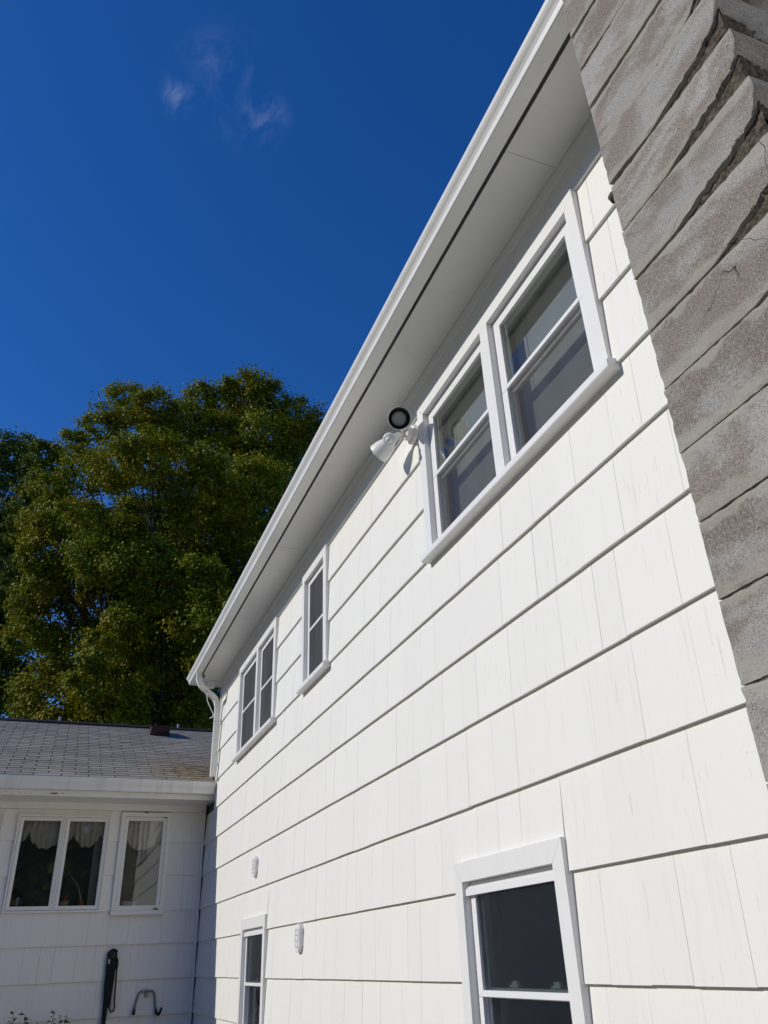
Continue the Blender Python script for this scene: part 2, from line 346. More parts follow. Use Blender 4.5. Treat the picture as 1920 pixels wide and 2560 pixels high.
# openings: (name, casing outer y0,y1,z0,z1), openings in y, z range of opening, sash split
UP = dict(z0=2.05, z1=2.985, head=3.058, cas=0.075)
WIN = [
    dict(key='double', outer=(1.948, 3.745, 2.05, 3.058), open=[(2.02, 2.80), (2.88, 3.665)], z=(2.05, 2.985), mr=2.512, up=True, screen=False, ring=0.07),
    dict(key='narrow', outer=(5.695, 6.415, 2.05, 3.058), open=[(5.775, 6.335)], z=(2.05, 2.985), mr=2.505, up=True, screen=True, ring=0.058),
    dict(key='far', outer=(7.365, 9.10, 2.05, 3.058), open=[(7.445, 8.125), (8.205, 9.02)], z=(2.05, 2.985), mr=2.508, up=True, screen=True, ring=0.058),
    dict(key='low', outer=(2.752, 3.688, -0.62, 0.378), open=[(2.832, 3.612)], z=(-0.56, 0.295), mr=-0.143, up=False, screen=False, ring=0.055),
    dict(key='lowfar', outer=(7.415, 8.357, -0.62, 0.372), open=[(7.487, 8.282)], z=(-0.56, 0.285), mr=-0.150, up=False, screen=False, ring=0.055),
]
HOLES = [w['outer'] for w in WIN]
ROWS = [-1.62, -1.52, -1.165, -0.81, -0.455, -0.10, 0.26, 0.608, 0.972, 1.328, 1.677, 2.02, 2.37, 2.72, 3.06, 3.30]
# sheathing with real openings
def wall_grid(ys, zs, holes, x0, x1):
    mb = MB()
    for i in range(len(ys) - 1):
        for j in range(len(zs) - 1):
            cy = (ys[i] + ys[i+1]) / 2; cz = (zs[j] + zs[j+1]) / 2
            if any(a < cy < b and c < cz < d for a, b, c, d in holes): continue
            mb.box(x0, x1, ys[i], ys[i+1], zs[j] + H, zs[j+1] + H)
    return mb
oh = [(a, b, w['z'][0], w['z'][1]) for w in WIN for a, b in w['open']]
ys = sorted({-4.0, 10.33} | {v for h in oh for v in h[:2]}); zs = sorted({-H, 3.42} | {v for h in oh for v in h[2:]})
wall_mb = wall_grid(ys, zs, oh, WX + 0.002, WX + 0.14)
wall_mb.box(WX + 0.002, WX + 0.14, 10.33, 10.9, 0, 1.80 + H)
wall = obj('wall', wall_mb, M_SHEATH, house)
b = MB(); b.box(8.6, 8.75, -4, 10.33, 0, 3.4 + H); b.box(WX + 0.14, 8.6, 10.19, 10.33, 0, 3.4 + H); b.box(WX + 0.14, 8.6, -4, -3.86, 0, 3.4 + H)
obj('rear_wall', b, M_BODY, house)
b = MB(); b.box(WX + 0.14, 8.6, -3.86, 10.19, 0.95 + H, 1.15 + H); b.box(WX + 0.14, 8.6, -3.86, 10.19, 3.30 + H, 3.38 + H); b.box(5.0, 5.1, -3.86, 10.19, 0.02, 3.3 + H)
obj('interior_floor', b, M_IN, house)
# individual shingles
unit = {}
def shingle_mesh(h, t):
    k = (round(h, 3), t)
    if k not in unit:
        mb = MB().add([(-t, 0, 0), (-t, 1, 0), (0, 1, 0), (0, 0, 0), (-0.005, 0, h), (-0.005, 1, h), (0, 1, h), (0, 0, h)],
                      [(0, 1, 2, 3), (4, 7, 6, 5), (0, 4, 5, 1), (1, 5, 6, 2), (2, 6, 7, 3), (3, 7, 4, 0)])
        unit[k] = mb.mesh('shingle')
    return unit[k]
def layout(y0, y1, z0, z1, holes, r, wlo, whi):
    """split a course into shingles round the casings; yields y0,y1,z0,z1,full"""
    cuts = sorted({y0, y1} | {v for h in holes if h[2] < z1 - 0.01 and h[3] > z0 + 0.01 for v in h[:2] if y0 < v < y1})
    for a, bb in zip(cuts, cuts[1:]):
        y = a
        while y < bb - 1e-4:
            w = r.uniform(wlo, whi)
            if bb - (y + w) < 0.07: w = bb - y
            ye = y + w; cy = y + w / 2
            hh = [h for h in holes if h[0] < cy < h[1] and h[2] < z1 - 0.01 and h[3] > z0 + 0.01]
            if not hh: yield y, ye, z0, z1, True
            else:
                h = hh[0]
                if h[3] < z1 - 0.02: yield y, ye, h[3], z1, False
                if h[2] > z0 + 0.02: yield y, ye, z0, h[2], False
            y = ye
pieces = []
for k in range(len(ROWS) - 1):
    z0, z1 = ROWS[k], ROWS[k + 1]
    yend = 10.33 if z0 > 1.60 else 10.9
    for a in ((-4.0, yend),):
        for p in layout(a[0], a[1], z0, z1, HOLES, rnd, 0.13, 0.34): pieces.append(p)
indiv = [p for p in pieces if p[1] > 1.62 and p[2] > -0.83]
indiv.sort(key=lambda p: p[0]); indiv = set(indiv[:298])
rest = MB()
for p in pieces:
    y0, y1, z0, z1, full = p
    gap = rnd.choice((0.0002, 0.0003, 0.0004, 0.0006, 0.0009, 0.0013)); dz = rnd.uniform(-0.0012, 0.0012) if full else 0.0
    t = 0.0215 if full or z0 in ROWS else 0.020
    tt = t * rnd.uniform(0.97, 1.02)
    hgt = z1 - z0 + 0.012
    if z0 > 3.0 or (not full): hgt = z1 - z0 + (0.0 if not full else 0)
    if p in indiv:
        o = link('shingle', shingle_mesh(hgt, 0.024), M_SH, wall, (WX, y0 + gap, z0 + dz + H))
        o.scale = (tt / 0.024, (y1 - y0) - 2 * gap, 1)
    else:
        rest.add([(WX - tt, y0 + gap, z0 + dz + H), (WX - tt, y1 - gap, z0 + dz + H), (WX, y1 - gap, z0 + dz + H), (WX, y0 + gap, z0 + dz + H),
                  (WX - .005, y0 + gap, z0 + hgt + H), (WX - .005, y1 - gap, z0 + hgt + H), (WX, y1 - gap, z0 + hgt + H), (WX, y0 + gap, z0 + hgt + H)],
                 [(0, 1, 2, 3), (4, 7, 6, 5), (0, 4, 5, 1), (1, 5, 6, 2), (2, 6, 7, 3), (3, 7, 4, 0)])
o = obj('shingle', rest, M_SH, wall); o['kind'] = 'stuff'
# corner boards
obj('corner_board', MB().box(WX - 0.028, WX + 0.14, 10.331, 10.352, 1.80 + H, 3.29 + H), M_TRIM, house)
# frieze moulding under the soffit
obj('moulding', MB().prism([(WX - 0.001, 3.245 + H), (WX - 0.018, 3.245 + H), (WX - 0.028, 3.275 + H), (WX - 0.028, 3.298 + H), (WX - 0.001, 3.298 + H)], -4, 10.33, 1), M_SOFFIT, house)
# soffit, fascia, gutter; they stop at the chimney
SEG = [(1.312, 10.585), (-4.0, 0.762)]
sb = MB(); fb = MB(); rb = MB()
for a, c in SEG:
    sb.box(1.521, WX + 0.10, a, c, 3.30 + H, 3.316 + H)
    fb.box(1.498, 1.512, a, c, 3.327 + H, 3.44 + H)
soffit = obj('soffit', sb, M_SOFFIT, house)
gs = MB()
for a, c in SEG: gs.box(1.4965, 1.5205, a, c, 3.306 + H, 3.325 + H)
obj('gap_shade', gs, M_DARK, soffit)  # black strip paints the shade inside the gap behind the gutter
for yj in (2.02, 6.32): obj('joint', MB().box(1.53, WX - 0.03, yj, yj + 0.0016, 3.2985 + H, 3.2998 + H), M_STEELJ, soffit)
obj('fascia', fb, M_GUT, house)
obj('end_fascia', MB().prism([(x, z + H) for x, z in ((1.50, 3.405), (1.50, 3.288), (WX + 0.02, 3.288), (5.15, 4.62), (5.15, 4.86))], 10.586, 10.604, 1), M_TRIM, house)
def gutter_profile():
    P = [(1.496, 3.372), (1.496, 3.290), (1.417, 3.289), (1.411, 3.292), (1.409, 3.299), (1.4085, 3.309), (1.405, 3.322), (1.396, 3.335), (1.386, 3.345),
         (1.378, 3.356), (1.374, 3.366), (1.372, 3.374), (1.373, 3.378), (1.377, 3.378), (1.378, 3.374)]
    return P
def gutter_mesh(P, y0, y1, th, zoff=0.0):
    n = len(P); mb = MB()
    # inner offset
    I = []
    for i in range(n):
        a = Vector(P[max(i-1, 0)]); c = Vector(P[min(i+1, n-1)]); t = (c - a).normalized(); nn = Vector((-t.y, t.x))
        I.append((P[i][0] - nn.x * th, P[i][1] - nn.y * th))
    poly = P + I[::-1]
    mb.prism([(x, z + H) for x, z in poly], y0, y1, 1)
    for yy in (y0 - 0.001, y1):                # end caps
        mb.prism([(x, z + H) for x, z in P[:12]], yy, yy + 0.001, 1)
    return mb
gut = obj('gutter', gutter_mesh(gutter_profile(), 1.313, 10.60, 0.0015), M_GUT, house)
obj('gutter', gutter_mesh(gutter_profile(), -4.0, 0.76, 0.0015), M_GUT, house)
# roof
sl_ = 0.40
def roof_slab(mb, xa, ya, yb):
    za = 3.385 + (xa - 1.38) * sl_
    mb.prism([(xa, za + H), (5.15, 3.385 + (5.15 - 1.38) * sl_ + H), (9.3, 3.385 + (5.15 - 1.38) * sl_ - (9.3 - 5.15) * sl_ + H),
              (9.3, 3.43 + (5.15 - 1.38) * sl_ - (9.3 - 5.15) * sl_ + H), (5.15, 3.44 + (5.15 - 1.38) * sl_ + H), (xa, za + 0.045 + H)], ya, yb, 1)
rb = MB(); roof_slab(rb, 1.40, 1.312, 10.60); roof_slab(rb, 1.84, 0.762, 1.312); roof_slab(rb, 1.40, -4.05, 0.762)
obj('roof', rb, M_ROOF, house)
obj('gable', MB().prism([(WX, 3.3 + H), (8.7, 3.3 + H), (5.15, 4.85 + H)], 10.20, 10.325, 1), M_BODY, house)
# windows of the long wall
def double_hung(w):
    y0, y1, z0, z1 = w['outer']; zo0, zo1 = w['z']; xf = 1.786
    cas = MB()
    hh = z1 - zo1
    oy0, oy1 = w['open'][0][0], w['open'][-1][1]
    def board(poly): cas.prism([(p[0], p[1] + H) for p in poly], xf, WX + 0.05, 0)
    board([(y0, z1), (y1, z1), (oy1, zo1), (oy0, zo1)])                       # head, mitred
    board([(y0, z1 - 0.0015), (oy0 - 0.0004, zo1 - 0.0015), (oy0 - 0.0004, z0), (y0, z0)])
    board([(oy1 + 0.0004, zo1 - 0.0015), (y1, z1 - 0.0015), (y1, z0), (oy1 + 0.0004, z0)])
    for (a, bq), (c, d) in zip(w['open'], w['open'][1:]): board([(bq, zo1 - 0.001), (c, zo1 - 0.001), (c, z0), (bq, z0)])
    win = obj('window', cas, M_TRIM, house)
    # sill with a sloped nose
    if w['up']:
        s0, s1 = y0 - 0.022, y1 + 0.022
        obj('sill', MB().prism([(WX + 0.05, zo0 + 0.004 + H), (1.775, zo0 - 0.012 + H), (1.757, zo0 - 0.022 + H), (1.757, zo0 - 0.056 + H), (1.764, zo0 - 0.064 + H), (WX + 0.0, zo0 - 0.064 + H)], s0, s1, 1), M_TRIM, win, bevel=0.002)
    else:
        obj('sill', MB().prism([(WX + 0.05, zo0 + 0.004 + H), (1.757, zo0 - 0.022 + H), (1.757, zo0 - 0.056 + H), (WX, zo0 - 0.06 + H)], y0 - .02, y1 + .02, 1), M_TRIM, win)
    R = w['ring']; mr = w['mr']
    for a, c in w['open']:
        f = MB().ring(1.826, 1.90, a + 0.002, c - 0.002, zo0 + 0.002 + H, zo1 - 0.002 + H, 0.030, 0.02)
        obj('frame', f, M_VINYL, win)
        top = zo1 - 0.004
        if not w['up']:                                                        # sloped vinyl head above the sash
            obj('head_trim', MB().prism([(1.80, zo1 - 0.032 + H), (1.80, zo1 - 0.058 + H), (1.826, zo1 - 0.058 + H), (1.826, zo1 - 0.012 + H)], a + 0.003, c - 0.003, 1), M_VINYL, win)
        us = MB().ring(1.820, 1.845, a + 0.012, c - 0.012, mr - 0.012 + H, top - 0.006 + H, R - 0.012, 0.024)
        obj('sash', us, M_VINYL, win, bevel=0.0015)
        ls = MB().ring(1.848, 1.875, a + 0.014, c - 0.014, zo0 + 0.010 + H, mr + 0.020 + H, R - 0.018, 0.045)
        obj('sash', ls, M_VINYL, win)
        gm = M_GLASS if w['up'] and not w['screen'] else M_GLASSD
        obj('pane', MB().box(1.832, 1.8355, a + R - 0.002, c - R + 0.002, mr + 0.010 + H, top - R - 0.001 + H), gm, win)
        obj('pane', MB().box(1.860, 1.8635, a + R - 0.006, c - R + 0.006, zo0 + 0.050 + H, mr - 0.002 + H), gm, win)
        if not w['screen']:
            obj('track', MB().box(1.838, 1.842, c - R - 0.034, c - R - 0.029, mr + 0.012 + H, top - R - 0.004 + H), M_VINYL, win)
        if not w['up']:
            for q in (0.3, 0.72):
                yy = a + (c - a) * q
                lk = MB().box(1.878, 1.905, yy - 0.035, yy + 0.035, mr + 0.021 + H, mr + 0.030 + H).box(1.884, 1.90, yy - 0.018, yy + 0.022, mr + 0.030 + H, mr + 0.044 + H)
                obj('sash_lock', lk, M_VINYL, win, bevel=0.002)
        if w['screen']:
            obj('insect_screen', MB().add([(1.824, a + R - 0.004, zo0 + 0.06 + H), (1.824, c - R + 0.004, zo0 + 0.06 + H), (1.824, c - R + 0.004, mr - 0.014 + H), (1.824, a + R - 0.004, mr - 0.014 + H)], [(0, 1, 2, 3)]), M_SCREEN, win)
            obj('insect_screen', MB().add([(1.8295, a + R - 0.004, mr + 0.012 + H), (1.8295, c - R + 0.004, mr + 0.012 + H), (1.8295, c - R + 0.004, top - R + 0.004 + H), (1.8295, a + R - 0.004, top - R + 0.004 + H)], [(0, 1, 2, 3)]), M_SCREEN, win)
            obj('lower_rail', MB().box(1.820, 1.846, a + 0.012, c - 0.012, zo0 + 0.006 + H, zo0 + 0.05 + H), M_VINYL, win)
            for s0, s1 in ((a + 0.012, a + R), (c - R, c - 0.012)):
                obj('stile', MB().box(1.8205, 1.8455, s0, s1, zo0 + 0.052 + H, mr - 0.014 + H), M_VINYL, win)
        else:
            for s0, s1 in ((a + 0.012, a + R - 0.008), (c - R + 0.008, c - 0.012)):
                obj('stile', MB().box(1.8205, 1.8455, s0, s1, zo0 + 0.030 + H, mr - 0.014 + H), M_VINYL, win)
            obj('lower_rail', MB().box(1.820, 1.846, a + 0.012, c - 0.012, zo0 + 0.004 + H, zo0 + 0.028 + H), M_VINYL, win)
            if w['up']:
                obj('insect_screen', MB().add([(1.834, a + R - 0.012, zo0 + 0.024 + H), (1.834, c - R + 0.012, zo0 + 0.024 + H), (1.834, c - R + 0.012, mr - 0.013 + H), (1.834, a + R - 0.012, mr - 0.013 + H)], [(0, 1, 2, 3)]), M_SCREEN2, win)
    return win
for w in WIN: double_hung(w)
# roller blinds behind the big upstairs windows
for (a, c), lab in zip(WIN[0]['open'], ('pale roller blind inside the upstairs window nearest the chimney', 'pale roller blind inside the upstairs window beside the floodlight')):
    bl = obj('roller_blind', MB().box(1.945, 1.9475, a + 0.02, c - 0.02, 2.03 + H, 2.99 + H), M_BLIND); tag(bl, lab, 'blind', 'roller blinds in the upstairs windows')

# ------------------------------------------------------------------ downspout
def rect_sweep(path, hx, hy, ribs):
    """rectangular tube along a path lying in a vertical plane"""
    mb = MB(); pts = [Vector(p) for p in path]; n = len(pts); vs = []
    side = Vector((0.35, -0.94, 0)).normalized()
    for i, p in enumerate(pts):
        t = (pts[min(i+1, n-1)] - pts[max(i-1, 0)]).normalized()
        sv = Vector((0, 1, 0)); sv = (sv - t * sv.dot(t)).normalized(); u = t.cross(sv).normalized()
        k = ribs[i]
        for (a, bq) in ((-1, -1), (1, -1), (1, 1), (-1, 1)): vs.append(p + u * hx * a * k + sv * hy * bq * k)
    fs = []
    for i in range(n - 1):
        for k in range(4): fs.append((i*4 + k, i*4 + (k+1) % 4, (i+1)*4 + (k+1) % 4, (i+1)*4 + k))
    fs += [(3, 2, 1, 0), tuple((n-1)*4 + k for k in range(4))]
    return mb.add(vs, fs)
def arc(p0, p1, p2, n):
    p0, p1, p2 = map(Vector, (p0, p1, p2))
    return [p0 * (1-t)**2 + p1 * 2*t*(1-t) + p2 * t*t for t in [i / n for i in range(n + 1)]]
A0 = (1.456, 10.06, 3.292 + H); A1 = (1.456, 10.06, 3.24 + H)
bend1 = arc(A1, (1.456, 10.06, 3.15 + H), (1.54, 10.115, 3.105 + H), 14)
bend2 = arc((1.68, 10.20, 3.03 + H), (1.748, 10.245, 2.99 + H), (1.748, 10.245, 2.88 + H), 14)
path = [A0] + bend1 + bend2 + [(1.748, 10.245, 2.045 + H)]
ribs = [1] + [1 if i % 2 else 0.93 for i in range(15)] + [1 if i % 2 else 0.93 for i in range(15)] + [1]
dsp = obj('downspout', rect_sweep(path, 0.032, 0.036, ribs), M_GUT, house)
for zz in (2.72, 2.17): obj('strap', MB().box(1.712, 1.798, 10.204, 10.226, zz + H, zz + 0.03 + H), M_GUT, dsp)
# thin wire hanging from the elbow
wp = [(1.581, 10.10, 3.075), (1.578, 10.09, 3.02), (1.592, 10.09, 2.94), (1.628, 10.09, 2.87), (1.668, 10.10, 2.80), (1.684, 10.11, 2.775), (1.675, 10.10, 2.75), (1.655, 10.09, 2.735), (1.636, 10.09, 2.722)]
wr = obj('hanging_wire', MB().tube([(x, y, z + H) for x, y, z in wp], 0.0065, 8), M_GUT, smooth=True)
tag(wr, 'thin white wire dangling in a loop from the downspout elbow', 'wire')
jb = thing('junction_box', 'small white box fixed under the far end of the soffit behind the downspout', 'electrical box', loc=(1.667, 10.42, 3.30 + H))
obj('body', MB().box(-0.05, 0.05, -0.05, 0.05, -0.075, -0.002), M_PLAST, jb, bevel=0.006)
obj('cover', MB().box(-0.056, 0.056, -0.056, 0.056, -0.083, -0.075), M_PLAST, jb, bevel=0.002)
hk = obj('gutter_clip', MB().box(1.525, 1.545, 10.15, 10.19, 3.272 + H, 3.2995 + H).box(1.530, 1.540, 10.16, 10.18, 3.262 + H, 3.272 + H), M_WOODEXP, house)

# ------------------------------------------------------------------ floodlight
fl = thing('floodlight', 'white twin headed security floodlight on the wall beside the upstairs double window', 'floodlight', loc=(1.797, 3.84, 2.943 + H))
def ff(x, y, z): return (x - 1.797, y - 3.84, z - 2.943)
pl = MB().lathe([(0, 0.0), (0, 0.066), (0.022, 0.066), (0.028, 0.058), (0.030, 0.0)], ff(1.803, 3.84, 2.943), (-1, 0, 0), 8)
obj('wall_plate', pl, M_PLAST, fl)
obj('mounting_box', MB().lathe([(0, 0.046), (0.034, 0.046), (0.040, 0.038), (0.040, 0)], ff(1.775, 3.84, 2.943), (-1, 0, 0), 20), M_PLAST, fl, smooth=False)
M_REFL, _, _ = mat('grey_shade_inside', (0.10, 0.10, 0.10), 0.5)
def head(c, ax, name_shade):
    c = Vector(ff(*c)); ax = Vector(ax).normalized()
    # bell: open end towards +ax
    prof = [(0.045, 0.0712), (0.040, 0.0715), (0.0, 0.0665), (-0.035, 0.056), (-0.062, 0.043), (-0.082, 0.029), (-0.094, 0.024), (-0.115, 0.023), (-0.118, 0.0)]
    inner = [(-0.060, 0.0), (-0.060, 0.040), (-0.033, 0.053), (0.0, 0.063), (0.0445, 0.0690), (0.045, 0.0712)]
    sh = obj('lamp_shade', MB().lathe(prof[::-1], c, ax), M_PLAST, fl, smooth=True)
    obj('rim', MB().lathe([(0.0445, 0.0690), (0.046, 0.0705), (0.045, 0.0722), (0.040, 0.0722)], c, ax), M_PLAST, sh, smooth=True)
    obj('reflector', MB().lathe(inner, c, ax), M_REFL, sh, smooth=True)
    blb = MB().lathe([(-0.055, 0.020), (-0.03, 0.036), (0.0, 0.047), (0.008, 0.0475), (0.013, 0.042), (0.016, 0.030), (0.0155, 0.018), (0.0165, 0.008), (0.0165, 0.0)], c, ax)
    obj('bulb', blb, M_BULB, fl, smooth=True)
    return c - ax * 0.115
M_BULB, _, _ = mat('reflector_bulb_glass', (0.34, 0.35, 0.35), 0.25, 0.6)
tail1 = head((1.640, 3.705, 2.942), (-0.30, -0.86, -0.58), 0)
tail2 = head((1.648, 4.005, 2.905), (-0.42, 0.80, -0.36), 1)
jn = Vector(ff(1.735, 3.845, 2.940))
for tl in (tail1, tail2):
    obj('arm', MB().tube([jn, jn.lerp(tl, 0.35) + Vector((0, 0, 0.006)), tl], [0.013, 0.012, 0.016], 12), M_PLAST, fl, smooth=True)
    obj('knuckle', MB().lathe([(-0.014, 0), (-0.014, 0.019), (-0.008, 0.021), (0.008, 0.021), (0.014, 0.019), (0.014, 0)], jn.lerp(tl, 0.55), (0.2, 0.3, 1), 14), M_PLAST, fl)
sc = Vector(ff(1.610, 3.800, 2.842)); sa = (-0.42, -0.62, -0.66)
sens = obj('motion_sensor', MB().lathe([(-0.036, 0.0), (-0.034, 0.020), (-0.020, 0.036), (0.0, 0.043), (0.012, 0.042), (0.020, 0.036), (0.022, 0.0)], sc, sa, 14), M_PLAST, fl)
obj('sensor_lens', MB().lathe([(0.020, 0.026), (0.030, 0.025), (0.032, 0.020), (0.044, 0.019), (0.046, 0.016), (0.058, 0.015), (0.062, 0.010), (0.063, 0)], sc, sa, 16), M_PLAST, sens)
obj('sensor_arm', MB().tube([jn, (jn + sc) / 2 + Vector((0, 0, 0.015)), sc + Vector((0.022, 0.02, 0.02))], 0.012, 10), M_PLAST, fl, smooth=True)

# ------------------------------------------------------------------ plastic wall vents
M_GAPSHADE, _, _ = mat('panel_gap_shade', (0.30, 0.30, 0.30), 0.5)
def vent(y, z, h, label, zz=0):
    w = 0.115 if h > 0.17 else 0.11
    t = thing('wall_vent', label, 'wall vent', 'white plastic vents on the long wall', (WX - 0.018, y, z + H))
    def stadium(hy, hz, ch): return [(-hy, -hz + ch), (-hy * 0.55, -hz), (hy * 0.55, -hz), (hy, -hz + ch), (hy, hz - ch), (hy * 0.55, hz), (-hy * 0.55, hz), (-hy, hz - ch)]
    obj('body', MB().prism(stadium(w / 2, h / 2, 0.028), -0.026, 0.012, 0), M_PLAST, t, bevel=0.005)
    hh = h * 0.33
    obj('cover', MB().ring(-0.0305, -0.026, -w * 0.33, w * 0.33, -hh, hh, 0.005), M_PLAST, t)
    obj('recess_shade', MB().box(-0.0268, -0.024, -w * 0.33 + 0.005, w * 0.33 - 0.005, -hh + 0.005, hh - 0.005), M_GAPSHADE, t)  # dark plate puts the shade between the panels into colour
    for k in range(3):
        a = -hh + 0.006 + k * (2 * hh - 0.012) / 3; c = a + (2 * hh - 0.012) / 3 - 0.003
        obj('panel', MB().box(-0.0295, -0.025, -w * 0.33 + 0.009, w * 0.33 - 0.009, a + 0.002, c - 0.001), M_PLAST, t)
    for s in (-1, 1): obj('clip', MB().box(-0.02, -0.006, -w/2 - 0.006, -w/2 + 0.004, s * hh * 0.75 - 0.006, s * hh * 0.75 + 0.006), M_PLAST, t)
vent(6.385, 0.158, 0.185, 'white plastic wall vent just under a shingle edge, between the two lower windows')
vent(7.905, 0.79, 0.175, 'white plastic wall vent above the far lower window, alone on its shingle course')
vent(10.52, 1.15, 0.16, 'white plastic wall vent in the shade by the inside corner')

# ------------------------------------------------------------------ chimney
chim = thing('chimney', 'weathered grey concrete block chimney with crumbling mortar joints standing against the white house', 'chimney', loc=(1.36, 0.77, 0))
CY0, CY1, CX0, CX1 = 0.770, 1.304, 1.36, 1.80
def block_mesh(seed, erode, h, corner=0.0):
    L = CY1 - CY0; D = CX1 - CX0; ny, nz, nx = 44, 10, 10
    verts = {}; vl = []; fl_ = []
    xs = [D * (i / nx) ** 1.5 for i in range(nx + 1)]
    ysb = [L * (0.5 - 0.5 * math.cos(math.pi * i / ny)) * 0.5 + L * i / ny * 0.5 for i in range(ny + 1)]
    zsb = [h * (0.5 - 0.5 * math.cos(math.pi * i / nz)) * 0.6 + h * i / nz * 0.4 for i in range(nz + 1)]
    def V(i, j, k):
        if (i, j, k) in verts: return verts[(i, j, k)]
        x, y, z = xs[i], ysb[j], zsb[k]
        q = Vector((x * 9 + seed * 3.1, y * 9, z * 9)); q2 = Vector((x * 40 + seed, y * 40, z * 40))
        e = [x, min(y, L - y), min(z, h - z)]
        # worn arrises
        chip = max(0.0, noise.noise(q * 4.5) - 0.05) * 0.009 + 0.0012
        srt = sorted(e); near = math.hypot(max(0, chip - srt[0]), max(0, chip - srt[1]))
        n1 = noise.noise(q2) * 0.0022
        if srt[1] < chip:
            cx, cy_, cz = D * 0.5, L / 2, h / 2
            pull = (chip - srt[1]) * 0.55
            if e[0] <= srt[1]: x += pull
            if e[1] <= srt[1]: y += pull if y < L / 2 else -pull
            if e[2] <= srt[1]: z += pull if z < h / 2 else -pull
        if i == 0: x += n1
        if j in (0, ny): y += n1 * 1.5
        # joints raked out and spalled near the bottom edge
        er = erode(y, seed)
        if er > 0 and zsb[k] < h * 0.45:
            wgt = 1 - zsb[k] / (h * 0.45); fx = max(0.0, 1 - xs[i] / 0.16)
            rag = 0.92 + 0.16 * noise.noise(Vector((y * 60, seed, z * 30)))
            z += er * wgt * fx * rag
        if corner and ysb[j] < 0.12 and zsb[k] < 0.15:
            cw = (1 - zsb[k] / 0.15) * (1 - ysb[j] / 0.12) * max(0.0, 1 - xs[i] / 0.22)
            y += corner * cw * (0.9 + 0.35 * noise.noise(q2 * 0.6) + 0.25 * noise.noise(q2 * 1.6)); z += corner * 0.35 * cw * max(0.0, 1 - zsb[k] / 0.06)
        verts[(i, j, k)] = len(vl); vl.append((x, y, z)); return verts[(i, j, k)]
    for j in range(ny):
        for k in range(nz):
            fl_.append((V(0, j, k), V(0, j, k+1), V(0, j+1, k+1), V(0, j+1, k)))
    for i in range(nx):
        for k in range(nz):
            fl_.append((V(i, 0, k), V(i+1, 0, k), V(i+1, 0, k+1), V(i, 0, k+1)))
            fl_.append((V(i, ny, k), V(i, ny, k+1), V(i+1, ny, k+1), V(i+1, ny, k)))
        for j in range(ny):
            fl_.append((V(i, j, 0), V(i, j+1, 0), V(i+1, j+1, 0), V(i+1, j, 0)))
            fl_.append((V(i, j, nz), V(i+1, j, nz), V(i+1, j+1, nz), V(i, j+1, nz)))
    m = bpy.data.meshes.new('block'); m.from_pydata(vl, [], fl_); m.update()
    return m
P = 0.2035; zb = 0.494                       # a joint height relative to the eye
k0 = -int((zb + H) // P); rows_z = [zb + P * k + H for k in range(k0, 30)]
rows_z = [z for z in rows_z if z > -0.01]
def er_lower(y, s): return max(0.0, 0.004 * noise.noise(Vector((y * 40, s * 1.7, 0))) - 0.0005)
def er_upper(amount, reach):
    def f(y, s):
        # deepest at the near corner (small y), dying out along the joint
        t = max(0.0, 1 - y / reach)
        return 0.002 + amount * min(1.0, t * 1.9) * (0.85 + 0.18 * noise.noise(Vector((y * 26, s, 3))) + 0.16 * noise.noise(Vector((y * 75, s, 8))))
    return f
def er_far(amount):
    def f(y, s):
        L = CY1 - CY0; t = max(0.0, 1 - (L - y) / 0.2)
        return 0.002 + amount * min(1, t * 1.6)
    return f
bi = 0
for z in rows_z:
    rel = z - H
    if 1.25 < rel < 1.45: fn = er_upper(0.030, 0.20)
    elif 1.45 < rel < 1.65: fn = er_upper(0.050, 0.27)
    elif 1.65 < rel < 1.85: fn = er_upper(0.054, 0.36)
    elif 1.85 < rel < 2.05: fn = er_upper(0.058, 0.33)
    elif 2.05 < rel < 2.25: fn = (lambda y, s: max(er_upper(0.045, 0.34)(y, s), er_far(0.014)(y, s)))
    elif 2.45 < rel < 2.7: fn = er_far(0.006)
    elif 2.7 < rel < 3.1: fn = er_far(0.014)
    else: fn = er_lower
    hgt = P - (0.0035 if rel < 1.3 else 0.0055)
    m = block_mesh(bi, fn, hgt, 0.075 if 1.45 < rel < 2.5 else 0.04 if 1.2 < rel else 0.0)
    o = link('block', m, M_BLOCK, chim, (rnd.uniform(-0.003, 0.003), rnd.uniform(-0.002, 0.003), z)); bi += 1
# mortar core, rough
def rough_box(x0, x1, y0, y1, z0, z1, step, amp):
    bm = bmesh.new(); mb = MB()
    ny = int((y1 - y0) / step); nz = int((z1 - z0) / step); nx = int((x1 - x0) / step)
    def P3(x, y, z):
        q = Vector((x * 45, y * 45, z * 45)); d = noise.noise(q) * amp + noise.noise(q * 2.3) * amp * 0.5
        return d
    vs = []; fs = []
    for j in range(ny + 1):
        for k in range(nz + 1):
            y = y0 + (y1 - y0) * j / ny; z = z0 + (z1 - z0) * k / nz; vs.append((x0 + P3(x0, y, z), y, z))
    for j in range(ny):
        for k in range(nz): a = j * (nz + 1) + k; fs.append((a, a + 1, a + nz + 2, a + nz + 1))
    mb.add(vs, fs)
    for yy, sgn in ((y0, 1), (y1, -1)):
        vs = []; fs = []
        for i in range(nx + 1):
            for k in range(nz + 1):
                x = x0 + (x1 - x0) * i / nx; z = z0 + (z1 - z0) * k / nz; vs.append((x, yy + P3(x, yy, z) * sgn, z))
        for i in range(nx):
            for k in range(nz): a = i * (nz + 1) + k; fs.append((a, a + 1, a + nz + 2, a + nz + 1))
        mb.add(vs, fs)
    return mb
mo = rough_box(0.0065, CX1 - CX0 - 0.01, 0.010, CY1 - CY0 - 0.008, 0.0, 2.9, 0.02, 0.0035)
obj('mortar', mo, M_MORTAR, chim)
